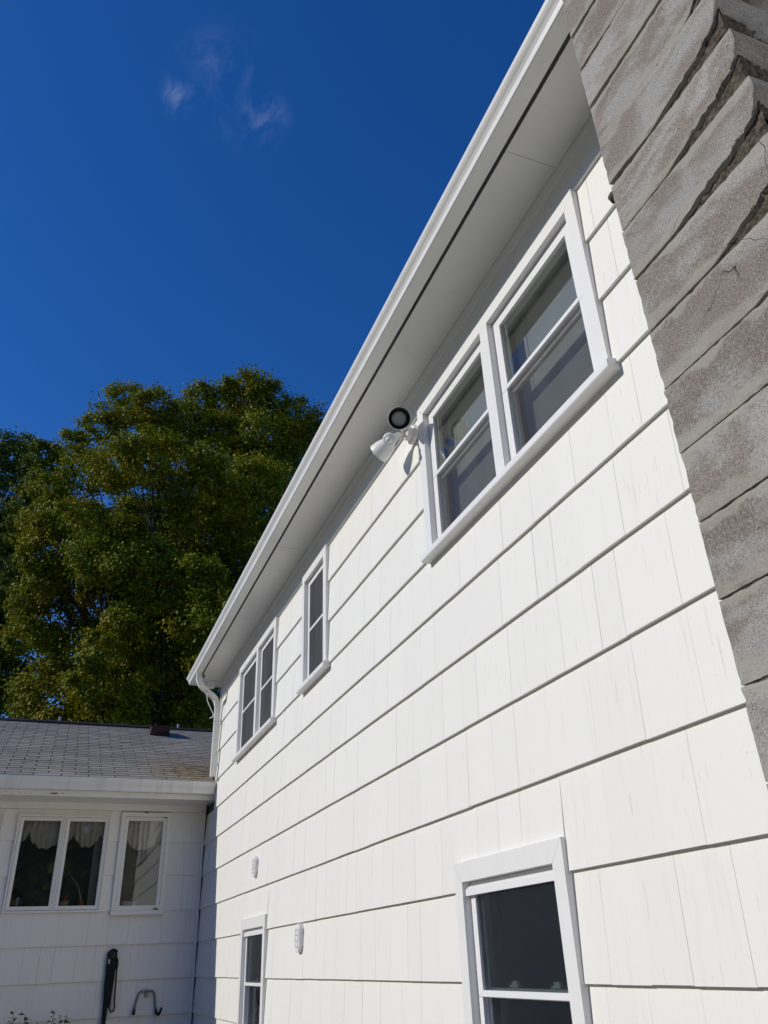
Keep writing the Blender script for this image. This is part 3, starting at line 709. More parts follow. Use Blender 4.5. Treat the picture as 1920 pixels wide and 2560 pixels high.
mo = rough_box(0.0115, CX1 - CX0 - 0.01, 0.014, CY1 - CY0 - 0.010, 2.9, rows_z[-1] + 0.19, 0.0085, 0.006)
mo.box(0.05, CX1 - CX0 - 0.02, 0.05, CY1 - CY0 - 0.05, 2.9, rows_z[-1] + 0.17)
obj('mortar', mo, M_MORTAR, chim)
# mortar squeezed out of the side joints in rough lumps
for z in rows_z:
    if z - H < 1.2: continue
    lump = MB()
    ny, nzz = 44, 7; vs = []; fs = []
    for i in range(ny + 1):
        x = 0.02 + (CX1 - CX0 - 0.03) * i / ny
        hw = 0.042 + 0.028 * noise.noise(Vector((x * 9, z * 3, 0)))
        for k in range(nzz + 1):
            tt = k / nzz * 2 - 1
            q = Vector((x * 50, z * 7, tt * 2.0))
            d = (1 - tt * tt) * (0.016 + 0.016 * noise.noise(q) + 0.012 * noise.noise(q * 2.7)) - 0.003
            vs.append((x, -d, z - 0.003 + tt * hw + 0.006 * noise.noise(Vector((x * 30, z, tt)))))
    for i in range(ny):
        for k in range(nzz): a = i * (nzz + 1) + k; fs.append((a, a + 1, a + nzz + 2, a + nzz + 1))
    obj('mortar', lump, M_MORTAR, chim)
# a lump left on the far edge under the soffit
for (cx, cy, cz, r) in ((0.02, CY1 - CY0 + 0.010, 2.12 + H - 0.02, 0.020), (0.01, CY1 - CY0 + 0.008, 2.09 + H, 0.015)):
    vs = []; n = 8; lump = MB()
    for a in range(n + 1):
        for bq in range(n):
            th = math.pi * a / n; ph = 2 * math.pi * bq / n; d = Vector((math.sin(th) * math.cos(ph), math.sin(th) * math.sin(ph), math.cos(th)))
            vs.append(Vector((cx, cy, cz)) + d * r * (1 + 0.5 * noise.noise(d * 2.5 + Vector((cx * 9, 0, cz)))))
    lump.add(vs, [(a * n + bq, a * n + (bq + 1) % n, (a + 1) * n + (bq + 1) % n, (a + 1) * n + bq) for a in range(n) for bq in range(n)])
    obj('mortar', lump, M_MORTAR, chim)

# ------------------------------------------------------------------ low wing
wing = thing('house_wing', 'low white single storey wing with grey shingle roof joining the tall house at the corner', 'house')
LY = 10.88
CW = [(-0.40, 0.655, 0.60, 1.657), (-1.607, -0.552, 0.60, 1.657)]
C3 = (0.772, 1.372, 0.562, 1.700)
wholes = [CW[0], CW[1], C3]
xs_ = sorted({-6.0, 1.82} | {v for h in wholes for v in h[:2]}); zs_ = sorted({-H, 1.95} | {v for h in wholes for v in h[2:]})
wm = MB()
for i in range(len(xs_) - 1):
    for j in range(len(zs_) - 1):
        cx = (xs_[i] + xs_[i+1]) / 2; cz = (zs_[j] + zs_[j+1]) / 2
        if any(a < cx < b_ and c < cz < d for a, b_, c, d in wholes): continue
        wm.box(xs_[i], xs_[i+1], LY + 0.022, LY + 0.15, zs_[j] + H, zs_[j+1] + H)
wwall = obj('wall', wm, M_SHEATH, wing)
b = MB(); b.box(-6.0, -5.85, LY + 0.15, 17.4, 0, 1.95 + H); b.box(-6.0, 6, 17.4, 17.55, 0, 1.95 + H); b.box(1.84, 6, 10.92, 11.05, 0, 1.95 + H)
b.prism([(10.95, 1.95 + H), (17.5, 1.95 + H), (14.16, 3.5 + H)], -6.0, -5.85, 0)
obj('rear_wall', b, M_BODY, wing)
b = MB(); b.box(-5.85, 1.8, LY + 0.15, 17.4, 0.02, 0.15); b.box(-5.85, 1.8, LY + 0.15, 17.4, 1.86 + H, 1.93 + H); b.box(-5.85, 1.8, 14.2, 14.3, 0.15, 1.86 + H); b.box(1.79, 1.82, LY + 0.15, 14.2, 0.15, 1.86 + H)
obj('interior_floor', b, M_IN, wing)
WROWS = [-1.62, -1.52, -1.165, -0.81, -0.455, -0.10, 0.257, 0.607, 0.988, 1.37, 1.722]
rest = MB(); wp_ = []
for k in range(len(WROWS) - 1):
    for p in layout(-6.0, 1.79, WROWS[k], WROWS[k+1], wholes, rnd, 0.15, 0.36): wp_.append(p)
wi = [p for p in wp_ if p[1] > -0.95 and p[2] > -0.85]
for p in wp_:
    x0, x1, z0, z1, full = p; gap = rnd.choice((0.0003, 0.0004, 0.0006, 0.0009)); dz = rnd.uniform(-0.0015, 0.0015) if full else 0
    tt = 0.025 * rnd.uniform(0.97, 1.03); hgt = z1 - z0 + (0.012 if full and z1 < 1.7 else 0)
    if p in wi:
        o = link('shingle', shingle_mesh(hgt, 0.0251), M_SHW, wwall, (x1 - gap, LY + 0.02, z0 + dz + H))
        o.rotation_euler = (0, 0, math.pi / 2); o.scale = (tt / 0.0251, (x1 - x0) - 2 * gap, 1)
    else:
        y = LY + 0.02
        rest.add([(x0 + gap, y - tt, z0 + dz + H), (x1 - gap, y - tt, z0 + dz + H), (x1 - gap, y, z0 + dz + H), (x0 + gap, y, z0 + dz + H),
                  (x0 + gap, y - .005, z0 + hgt + H), (x1 - gap, y - .005, z0 + hgt + H), (x1 - gap, y, z0 + hgt + H), (x0 + gap, y, z0 + hgt + H)],
                 [(0, 1, 2, 3), (4, 7, 6, 5), (0, 4, 5, 1), (1, 5, 6, 2), (2, 6, 7, 3), (3, 7, 4, 0)])
o = obj('shingle', rest, M_SHW, wwall); o['kind'] = 'stuff'
obj('corner_board', MB().box(1.768, 1.797, LY - 0.028, LY + 0.02, 0, 1.72 + H), M_SHW, wing)
obj('frieze_board', MB().box(-6.0, 1.80, LY - 0.022, LY + 0.02, 1.724 + H, 1.80 + H), M_TRIM2, wing)
obj('soffit', MB().box(-6.2, 1.797, 10.43, LY + 0.05, 1.80 + H, 1.815 + H), M_TRIM2, wing)
fas = obj('fascia', MB().box(-6.2, 1.797, 10.402, 10.43, 1.795 + H, 1.99 + H), M_TRIM2, wing)
# peeled paint on the fascia
pe = MB()
def flake(cx, cz, rx, rz, seed):
    n = 14; r_ = random.Random(seed)
    poly = [(cx + math.cos(2*math.pi*k/n) * rx * r_.uniform(0.6, 1.1), cz + math.sin(2*math.pi*k/n) * rz * r_.uniform(0.5, 1.1) + H) for k in range(n)]
    pe.prism(poly, 10.4005, 10.4035, 1)
flake(-0.05, 1.822, 0.05, 0.010, 1); flake(0.045, 1.824, 0.012, 0.007, 2); flake(-0.02, 1.826, 0.02, 0.008, 8)
for i, (x, z) in enumerate(((-0.62, 1.82), (-0.56, 1.825), (-0.42, 1.815), (-0.36, 1.82), (-0.30, 1.818), (-0.74, 1.822), (-0.5, 1.80))): flake(x, z, 0.006, 0.005, 10 + i)
obj('peeled_patch', pe, M_PEEL, fas)
# gutter of the wing
GP = [(10.398, 1.985), (10.398, 1.855), (10.318, 1.853), (10.312, 1.857), (10.310, 1.866), (10.309, 1.885), (10.304, 1.902), (10.294, 1.918), (10.284, 1.935),
      (10.276, 1.955), (10.272, 1.972), (10.270, 1.986), (10.271, 1.994), (10.277, 1.995), (10.279, 1.990)]
mbw = MB(); n = len(GP); I = []
for i in range(n):
    a = Vector(GP[max(i-1, 0)]); c = Vector(GP[min(i+1, n-1)]); t = (c - a).normalized(); I.append((GP[i][0] + t.y * 0.0015, GP[i][1] - t.x * 0.0015))
cutx = [-6.2 + 8.0 * k / 40 for k in range(41)]
poly = GP + I[::-1]; m_ = len(poly); vs = []
for k, x in enumerate(cutx):
    sag = 0.004 * noise.noise(Vector((x * 0.9, 0, 0))) + 0.0025 * noise.noise(Vector((x * 3.1, 2, 0)))
    vs += [(min(x, 1.797), p[0], p[1] + sag + H) for p in poly]
fs = [(k*m_ + i, k*m_ + (i+1) % m_, (k+1)*m_ + (i+1) % m_, (k+1)*m_ + i) for k in range(40) for i in range(m_)]
mbw.add(vs, fs)
mbw.prism([(p[0], p[1] + H) for p in GP[:13]], 1.7955, 1.797, 0)
wg = obj('gutter', mbw, M_WGUT, wing)
# roof of the wing, each tab a shingle
TH = math.atan2(5, 12); cs, sn = math.cos(TH), math.sin(TH); EY, EZ = 10.335, 2.002
LS = (14.16 - EY) / cs
def on_roof(x, s, up): return (x, EY + s * cs - up * sn, EZ + H + s * sn + up * cs)
rm = MB()
def slab(x0, x1, s0, lift0, lift1, mb):
    vs = [on_roof(x, s, u) for u in (lift0, lift1) for x, s in ((x0, s0), (x1, s0), (x1, LS), (x0, LS))]
    mb.add(vs, [(0, 3, 2, 1), (4, 5, 6, 7), (0, 1, 5, 4), (1, 2, 6, 5), (2, 3, 7, 6), (3, 0, 4, 7)])
slab(-6.3, 1.797, 0.0, -0.03, -0.002, rm); slab(1.797, 6.0, 0.40, -0.03, -0.002, rm)
back = [(-6.3, 14.16, EZ + LS * sn + H), (6, 14.16, EZ + LS * sn + H), (6, 18.0, EZ + H), (-6.3, 18.0, EZ + H)]
rm.add(back + [(x, y, z - 0.04) for x, y, z in back], [(0, 1, 2, 3), (4, 7, 6, 5), (0, 4, 5, 1), (1, 5, 6, 2), (2, 6, 7, 3), (3, 7, 4, 0)])
wroof = obj('roof', rm, M_SHEATH, wing)
EXP = LS / 33.0; TAB = 0.3048
tabm = MB().add([(0.006, 0, 0.002), (TAB - 0.006, 0, 0.002), (TAB - 0.006, EXP + 0.02, 0.0), (0.006, EXP + 0.02, 0.0),
                 (0.006, 0, 0.0095), (TAB - 0.006, 0, 0.0095), (TAB - 0.006, EXP + 0.02, 0.0022), (0.006, EXP + 0.02, 0.0022)],
                [(0, 3, 2, 1), (4, 5, 6, 7), (0, 1, 5, 4), (1, 2, 6, 5), (2, 3, 7, 6), (3, 0, 4, 7)]).mesh('shingle')
rest = MB(); cnt = 0
rowoff = 0.0
for r in range(33):
    off = (r % 2) * TAB / 2 + 0.006 * math.sin(r * 1.7)
    k = -20
    for k in range(-21, 22):
        x0 = -0.004 + off + k * TAB
        if x0 < -6.3 or x0 > 6: continue
        if x0 + TAB > 1.79 and r < 4: 
            if x0 > 1.70: continue
        s = r * EXP + rnd.uniform(-0.002, 0.002); up = rnd.uniform(0.0, 0.002)
        if x0 + TAB > -0.95 - 0.02 * r and x0 < 1.80 and cnt < 299:
            o = link('shingle', tabm, M_ROOF, wroof, on_roof(x0, s, up)); o.rotation_euler = (TH, 0, rnd.uniform(-0.003, 0.003)); cnt += 1
            if x0 + TAB > 1.795 and r < 4: o.scale = ((1.795 - x0) / TAB, 1, 1)
        else:
            vs = [on_roof(x0 + v.co.x, s + v.co.y, up + v.co.z) for v in tabm.vertices]
            if x0 + TAB > 1.795 and r < 4: continue
            rest.add(vs, [tuple(p.vertices) for p in tabm.polygons])
o = obj('shingle', rest, M_ROOF, wroof); o['kind'] = 'stuff'
rc = MB(); nseg = 60; vs = []
for i in range(nseg + 1):
    x = -6.3 + 12.3 * i / nseg; w_ = 0.012 * noise.noise(Vector((x * 1.3, 0, 5))) + 0.006 * noise.noise(Vector((x * 5, 0, 5)))
    zt = EZ + LS * sn + H
    vs += [(x, 14.16 - 0.16, zt - 0.066 + 0.012), (x, 14.16 - 0.15, zt - 0.03 + w_), (x, 14.16, zt + 0.035 + w_), (x, 14.16 + 0.15, zt - 0.03 + w_), (x, 14.16 + 0.16, zt - 0.066 + 0.012)]
rc.add(vs, [(i*5 + k, i*5 + k + 1, (i+1)*5 + k + 1, (i+1)*5 + k) for i in range(nseg) for k in range(4)])
obj('ridge_cap', rc, M_RIDGE, wroof)
# roof vent
M_RVENT, _, _ = mat('dark_maroon_metal', (0.050, 0.017, 0.022), 0.42, 0.5)
rv = MB(); x0, x1, s0, s1 = 1.235, 1.545, 3.32, 3.66
vs = [on_roof(x, s, u) for (x, s, u) in ((x0, s0, 0), (x1, s0, 0), (x1, s1, 0), (x0, s1, 0), (x0 + .015, s0 - 0.035, 0.165), (x1 - .015, s0 - 0.035, 0.165), (x1 - .015, s1, 0.075), (x0 + .015, s1, 0.075))]
rv.add(vs, [(0, 3, 2, 1), (4, 5, 6, 7), (0, 1, 5, 4), (1, 2, 6, 5), (2, 3, 7, 6), (3, 0, 4, 7)])
rvo = obj('roof_vent', rv, M_RVENT, wing, bevel=0.004)
vs = [on_roof(x, s, u) for (x, s, u) in ((x0 - .008, s0 - 0.055, 0.166), (x1 + .008, s0 - 0.055, 0.166), (x1 + .008, s1 + .01, 0.080), (x0 - .008, s1 + .01, 0.080), (x0 - .008, s0 - 0.055, 0.178), (x1 + .008, s0 - 0.055, 0.178), (x1 + .008, s1 + .01, 0.090), (x0 - .008, s1 + .01, 0.090))]
obj('hood', MB().add(vs, [(0, 3, 2, 1), (4, 5, 6, 7), (0, 1, 5, 4), (1, 2, 6, 5), (2, 3, 7, 6), (3, 0, 4, 7)]), M_RVENT, rvo)
M_PIPE, _, _ = mat('grey_vent_pipe', (0.34, 0.34, 0.36), 0.5)
for (x, y, z1_) in ((1.82, 14.6, 3.80), (-0.165, 14.5, 3.78)):
    obj('vent_pipe', MB().tube([(x, y, 3.2 + H), (x, y, z1_ + H)], 0.022, 12), M_PIPE, wing)
# casement windows
def casement_pair(h):
    x0, x1, z0, z1 = h; fr = MB()
    def ringx(mb, y0, y1, ax, bx, az, bz, w, wb=None):
        t = MB().ring(y0, y1, ax, bx, az, bz, w, wb); mb.add([(v[1], v[0], v[2]) for v in t.v], t.f)
    mid = (x0 + x1) / 2 + 0.004
    ringx(fr, LY - 0.024, LY + 0.11, x0, x1, z0 + H, z1 + H, 0.022)
    fr.box(mid - 0.010, mid + 0.010, LY - 0.014, LY + 0.11, z0 + 0.02 + H, z1 - 0.02 + H)
    w = obj('window', fr, M_TRIM2, wing)
    for a, c in ((x0 + 0.026, mid - 0.013), (mid + 0.013, x1 - 0.026)):
        sh = MB(); ringx(sh, LY - 0.018, LY + 0.03, a, c, z0 + 0.028 + H, z1 - 0.026 + H, 0.018)
        ringx(sh, LY - 0.008, LY + 0.03, a + 0.018, c - 0.018, z0 + 0.046 + H, z1 - 0.044 + H, 0.022)
        obj('sash', sh, M_TRIM2, w)
        obj('pane', MB().box(a + 0.036, c - 0.036, LY + 0.006, LY + 0.010, z0 + 0.064 + H, z1 - 0.062 + H), M_GLASSW, w)
    return w
for h in CW: casement_pair(h)
def single_casement(h):
    x0, x1, z0, z1 = h
    def ringx(y0, y1, ax, bx, az, bz, w, wb=None):
        t = MB().ring(y0, y1, ax, bx, az, bz, w, wb); m = MB(); m.add([(v[1], v[0], v[2]) for v in t.v], t.f); return m
    w = obj('window', ringx(LY - 0.030, LY + 0.11, x0, x1, z0 + 0.05 + H, z1 + H, 0.048), M_TRIM2, wing)
    obj('sill', MB().box(x0 - 0.004, x1 + 0.004, LY - 0.045, LY + 0.05, z0 + H, z0 + 0.048 + H), M_TRIM2, w)
    # sash hinged on the left, cranked open a little
    a, c, zz0, zz1 = x0 + 0.050, x1 - 0.052, z0 + 0.056, z1 - 0.052
    sm = ringx(-0.018, 0.03, 0, c - a, zz0 + H, zz1 + H, 0.020); t2 = ringx(-0.010, 0.03, 0.02, c - a - 0.02, zz0 + 0.02 + H, zz1 - 0.02 + H, 0.020); sm.add(t2.v, t2.f)
    s = obj('sash', sm, M_TRIM2, w); s.location = (a, LY - 0.004, 0); s.rotation_euler = (0, 0, -0.004)
    p = obj('pane', MB().box(0.036, c - a - 0.036, 0.004, 0.008, zz0 + 0.038 + H, zz1 - 0.038 + H), M_GLASSW, w); p.location = (a, LY - 0.004, 0); p.rotation_euler = (0, 0, -0.004)
    bl = MB().box(c - 0.07, c - 0.01, LY - 0.040, LY - 0.02, zz0 - 0.004 + H, zz0 + 0.006 + H).box(c - 0.05, c - 0.03, LY - 0.048, LY - 0.02, zz0 + 0.0 + H, zz0 + 0.012 + H)
    obj('latch', bl, M_WOODEXP, w)
    obj('latch', MB().box(c - 0.05, c + 0.005, LY - 0.036, LY - 0.02, zz1 - 0.004 + H, zz1 + 0.006 + H), M_WOODEXP, w)
    return w
w3 = single_casement(C3)
q = MB(); n = 12; r_ = random.Random(4)
q.prism([(1.065 + math.cos(2*math.pi*k/n) * 0.034 * r_.uniform(.6, 1.1), 1.703 + math.sin(2*math.pi*k/n) * 0.009 * r_.uniform(.5, 1.1) + H) for k in range(n)], LY - 0.0315, LY - 0.02, 1)
obj('bare_patch', q, M_WOODEXP, w3)

# ------------------------------------------------------------------ things in the wing windows
def m_cloth(name, a, bcol):
    m, nt, b = mat(name, a, 0.9, 0.1); p = pos(nt)
    c = mixc(nt, noise_n(nt, p, 1, 4, 0.6, (24, 24, 6)), a, bcol); nt.links.new(c, b.inputs['Base Color']); return m
M_VAL = m_cloth('cream_valance_cloth', (0.66, 0.63, 0.54), (0.88, 0.85, 0.76))
M_SHEER = m_cloth('sheer_cloth', (0.30, 0.29, 0.29), (0.44, 0.42, 0.42))
def valance(x0, x1, label, lobes, ztop, seed, y=LY + 0.07):
    nx, nz = 64, 16; vs = []; fs = []
    for i in range(nx + 1):
        x = x0 + (x1 - x0) * i / nx
        zb_ = ztop - 0.10
        for (c, w, d) in lobes:
            u = (x - c) / w
            if abs(u) < 1: zb_ = min(zb_, ztop - 0.10 - d * math.sqrt(1 - u * u))
        for k in range(nz + 1):
            t = k / nz; z = ztop + (zb_ + 0.010 * math.sin(x * 70 + seed) + 0.014 * noise.noise(Vector((x * 16, seed, 0))) - ztop) * t
            dep = 0.022 * math.sin(x * 95 + seed + 2.2 * noise.noise(Vector((x * 5, t * 3, seed)))) * (0.5 + t * 0.5) + 0.03 * noise.noise(Vector((x * 11, t * 4, seed))) - 0.02 * math.sin(t * math.pi)
            vs.append((x, y + 0.02 + dep, z + H))
    fs = [(i*(nz+1)+k, i*(nz+1)+k+1, (i+1)*(nz+1)+k+1, (i+1)*(nz+1)+k) for i in range(nx) for k in range(nz)]
    o = obj('valance', MB().add(vs, fs), M_VAL, smooth=True); tag(o, label, 'curtain', 'gathered cream valances in the wing windows'); return o
valance(-0.36, 0.105, 'gathered cream valance behind the left casement of the pair', [(-0.36, 0.11, 0.16), (-0.06, 0.20, 0.23)], 1.62, 1)
valance(0.16, 0.635, 'gathered cream valance behind the right casement of the pair', [(0.17, 0.08, 0.16), (0.40, 0.16, 0.21), (0.62, 0.08, 0.12)], 1.62, 5)
valance(0.84, 1.31, 'gathered cream valance with one deep swag behind the single open casement', [(1.05, 0.21, 0.24)], 1.62, 9, LY + 0.085)
vs = []; nx, nz = 20, 10
for i in range(nx + 1):
    for k in range(nz + 1):
        x = 0.50 + 0.15 * i / nx; vs.append((x, LY + 0.13 + 0.010 * math.sin(i * 1.9), 0.63 + 1.0 * k / nz + H))
sh = obj('sheer_curtain', MB().add(vs, [(i*(nz+1)+k, i*(nz+1)+k+1, (i+1)*(nz+1)+k+1, (i+1)*(nz+1)+k) for i in range(nx) for k in range(nz)]), M_SHEER, smooth=True)
tag(sh, 'thin pale side curtain hanging straight down in the right casement of the pair', 'curtain')
# window sill boards inside hold the pots
obj('window_shelf', MB().box(-1.7, 1.78, LY + 0.112, LY + 0.36, 0.61 + H, 0.645 + H), M_IN, wing)
M_TERRA, _, _ = mat('red_glazed_clay', (0.50, 0.09, 0.06), 0.5); M_CREAM, _, _ = mat('cream_ceramic', (0.62, 0.58, 0.46), 0.4); M_RLEAF, _, _ = mat('red_leaf', (0.36, 0.07, 0.03), 0.6)
M_GLEAF, _, _ = mat('house_plant_leaf', (0.10, 0.14, 0.07), 0.5)
def pot(name, label, x, y, r, h, m):
    t = thing(name, label, 'potted plant', 'plants on the window shelf', (x, y, 0.646 + H))
    obj('pot', MB().lathe([(0, 0), (0, r * 0.75), (h * 0.75, r), (h, r), (h, r * 0.9), (h * 0.85, r * 0.88), (h * 0.85, 0)], (0, 0, 0), (0, 0, 1), 18), m, t, smooth=False)
    return t
def blades(mb, x, y, z, n, ln, seed, up=1.0, wid=0.006):
    r_ = random.Random(seed)
    for k in range(n):
        a = r_.uniform(0, 2 * math.pi); el = r_.uniform(0.35, 1.25) * up; l = ln * r_.uniform(0.7, 1.1)
        d = Vector((math.cos(a) * math.cos(el), math.sin(a) * math.cos(el) * 0.5, math.sin(el))); s = Vector((-math.sin(a), math.cos(a), 0)) * wid
        o = Vector((x, y, z)); m1 = o + d * l * 0.6; m2 = o + d * l + Vector((0, 0, -l * 0.12))
        mb.add([o - s * .5, o + s * .5, m1 + s, m1 - s, m2], [(0, 1, 2, 3), (3, 2, 4)])
    return mb
py = LY + 0.17
t = pot('potted_plant', 'cream pot of red leaved plant at the left of the right casement', 0.25, py, 0.045, 0.085, M_CREAM)
obj('leaves', blades(MB(), 0, 0, 0.08, 22, 0.10, 3, 1.0, 0.010), M_RLEAF, t)
t = pot('potted_plant', 'red clay pot holding one tall bare bent stem', 0.43, py, 0.042, 0.085, M_TERRA)
obj('stem', MB().tube([(0, 0, 0.06), (-0.01, 0, 0.13), (-0.03, 0, 0.19), (-0.05, 0, 0.24), (-0.10, 0, 0.30), (-0.16, 0, 0.37)], [0.007, 0.006, 0.005, 0.004, 0.003, 0.002], 8), M_CREAM, t)
obj('leaves', blades(MB(), 0, 0, 0.06, 6, 0.08, 8), M_GLEAF, t)
t = pot('potted_plant', 'low pot of thin spiky leaves in the left casement of the pair', -0.26, py, 0.035, 0.04, M_TERRA)
obj('leaves', blades(MB(), 0, 0, 0.035, 14, 0.13, 5, 1.0, 0.007), M_CREAM, t)
t = pot('potted_plant', 'low spreading green plant beside a white ornament in the left casement', -0.06, py + 0.02, 0.05, 0.03, M_CREAM)
obj('leaves', blades(MB(), 0, 0, 0.028, 30, 0.09, 6, 0.6, 0.012), M_GLEAF, t)
bk = thing('basket', 'small white handled basket on the shelf of the single open casement', 'basket', loc=(0.985, py - 0.03, 0.646 + H))
obj('bowl', MB().lathe([(0, 0), (0, 0.075), (0.03, 0.084), (0.062, 0.09), (0.066, 0.086), (0.03, 0.078), (0.006, 0.07)], (0, 0, 0), (0, 0, 1), 24), M_PLAST, bk, smooth=True)
obj('handle', MB().tube([(0.088, 0, 0.055), (0.094, 0, 0.09), (0.092, 0, 0.12), (0.08, 0, 0.145)], 0.005, 8), M_PLAST, bk, smooth=True)

# ------------------------------------------------------------------ leash and hanger on the wing wall
ls = thing('dog_leash', 'black webbing leash hanging in long loops from a round hook on the wing wall', 'leash', loc=(0.85, LY - 0.03, 0.14 + H))
M_BLACK, _, _ = mat('black_webbing', (0.012, 0.012, 0.014), 0.75, 0.3)
def strap(mb, pts, w, tk=0.012):
    pts = [Vector(p) for p in pts]; n = len(pts); vs = []
    for i, p in enumerate(pts):
        t_ = (pts[min(i+1, n-1)] - pts[max(i-1, 0)]).normalized(); s = Vector((t_.z, 0, -t_.x)).normalized() if abs(t_.x) + abs(t_.z) > 1e-6 else Vector((1, 0, 0))
        for a, d in ((-1, -1), (1, -1), (1, 1), (-1, 1)): vs.append(p + s * w / 2 * a + Vector((0, tk / 2 * d, 0)))
    fs = [(i*4+k, i*4+(k+1) % 4, (i+1)*4+(k+1) % 4, (i+1)*4+k) for i in range(n-1) for k in range(4)] + [(3, 2, 1, 0), tuple((n-1)*4+k for k in range(4))]
    return mb.add(vs, fs)
obj('hook', MB().lathe([(-0.02, 0.05), (0.0, 0.052), (0.012, 0.05), (0.016, 0.03), (0.030, 0.026), (0.034, 0.016), (0.034, 0)], (0, -0.01, 0), (0, -1, 0), 22), M_DARK, ls)
st = MB()
strap(st, [(-0.052, -0.02, 0.0), (-0.045, -0.02, 0.035), (-0.02, -0.02, 0.058), (0.005, -0.02, 0.064), (0.03, -0.02, 0.055), (0.05, -0.02, 0.03), (0.056, -0.02, -0.02), (0.056, -0.02, -0.12)], 0.03)
strap(st, [(-0.035, -0.014, 0.0), (-0.037, -0.016, -0.1), (-0.032, -0.018, -0.3), (-0.02, -0.02, -0.5), (-0.015, -0.02, -0.75), (-0.01, -0.02, -1.0)], 0.045)
strap(st, [(0.0, -0.024, 0.01), (-0.002, -0.03, -0.1), (-0.006, -0.03, -0.3), (-0.012, -0.03, -0.5), (-0.02, -0.03, -0.8), (-0.018, -0.03, -1.05)], 0.042)
strap(st, [(0.032, -0.026, 0.0), (0.030, -0.034, -0.12), (0.022, -0.034, -0.28), (0.014, -0.034, -0.5)], 0.036)
obj('strap', st, M_BLACK, ls)
obj('loop', strap(MB(), [(0.058, -0.02, -0.1), (0.066, -0.02, -0.25), (0.072, -0.02, -0.42), (0.083, -0.02, -0.50), (0.076, -0.02, -0.535), (0.055, -0.02, -0.545), (0.030, -0.02, -0.52), (0.012, -0.02, -0.45), (0.006, -0.02, -0.36)], 0.016), M_BLACK, ls)
obj('tag', MB().prism([(0.045, 0.045), (0.062, 0.04), (0.082, -0.03), (0.068, -0.038), (0.05, -0.01)], -0.045, -0.038, 1), M_CREAM, ls)
obj('clasp', MB().box(-0.040, -0.026, -0.036, -0.028, -0.075, -0.03), M_CREAM, ls)
hg = thing('wall_hanger', 'grey bent tube wall hanger with black rubber tips at right of the leash', 'hanger', loc=(1.272, LY - 0.01, -0.22 + H))
M_STEEL, _, _ = mat('grey_enamelled_steel', (0.20, 0.215, 0.205), 0.35, 0.5, 0.3)
tp = [(-0.128, -0.075, -0.215), (-0.125, -0.050, -0.185), (-0.118, -0.022, -0.14), (-0.098, -0.014, -0.05), (-0.088, -0.013, -0.02), (-0.068, -0.013, -0.004), (-0.04, -0.013, 0.0), (0.04, -0.013, 0.0), (0.066, -0.013, -0.005), (0.083, -0.013, -0.022), (0.090, -0.014, -0.05), (0.106, -0.022, -0.15), (0.118, -0.050, -0.20), (0.130, -0.075, -0.228)]
obj('tube', MB().tube(tp, 0.0125, 12), M_STEEL, hg, smooth=True)
obj('rubber_tip', MB().tube([(-0.124, -0.045, -0.175), (-0.129, -0.070, -0.205), (-0.131, -0.088, -0.212), (-0.133, -0.10, -0.185)], [0.0155, 0.017, 0.018, 0.014], 12), M_DARK, hg, smooth=True)
obj('rubber_tip', MB().tube([(0.112, -0.040, -0.182), (0.122, -0.062, -0.222), (0.142, -0.085, -0.232), (0.158, -0.10, -0.20), (0.168, -0.105, -0.165)], [0.0155, 0.018, 0.018, 0.015, 0.013], 12), M_DARK, hg, smooth=True)
obj('bracket', MB().prism([(-0.022, -0.012), (0.022, -0.012), (0.016, -0.06), (-0.016, -0.06)], -0.008, 0.012, 1), M_STEEL, hg)
obj('screw', MB().lathe([(0, 0.006), (0.004, 0.006), (0.005, 0)], (0, -0.025, 0), (0, -1, 0), 10), M_DARK, hg)

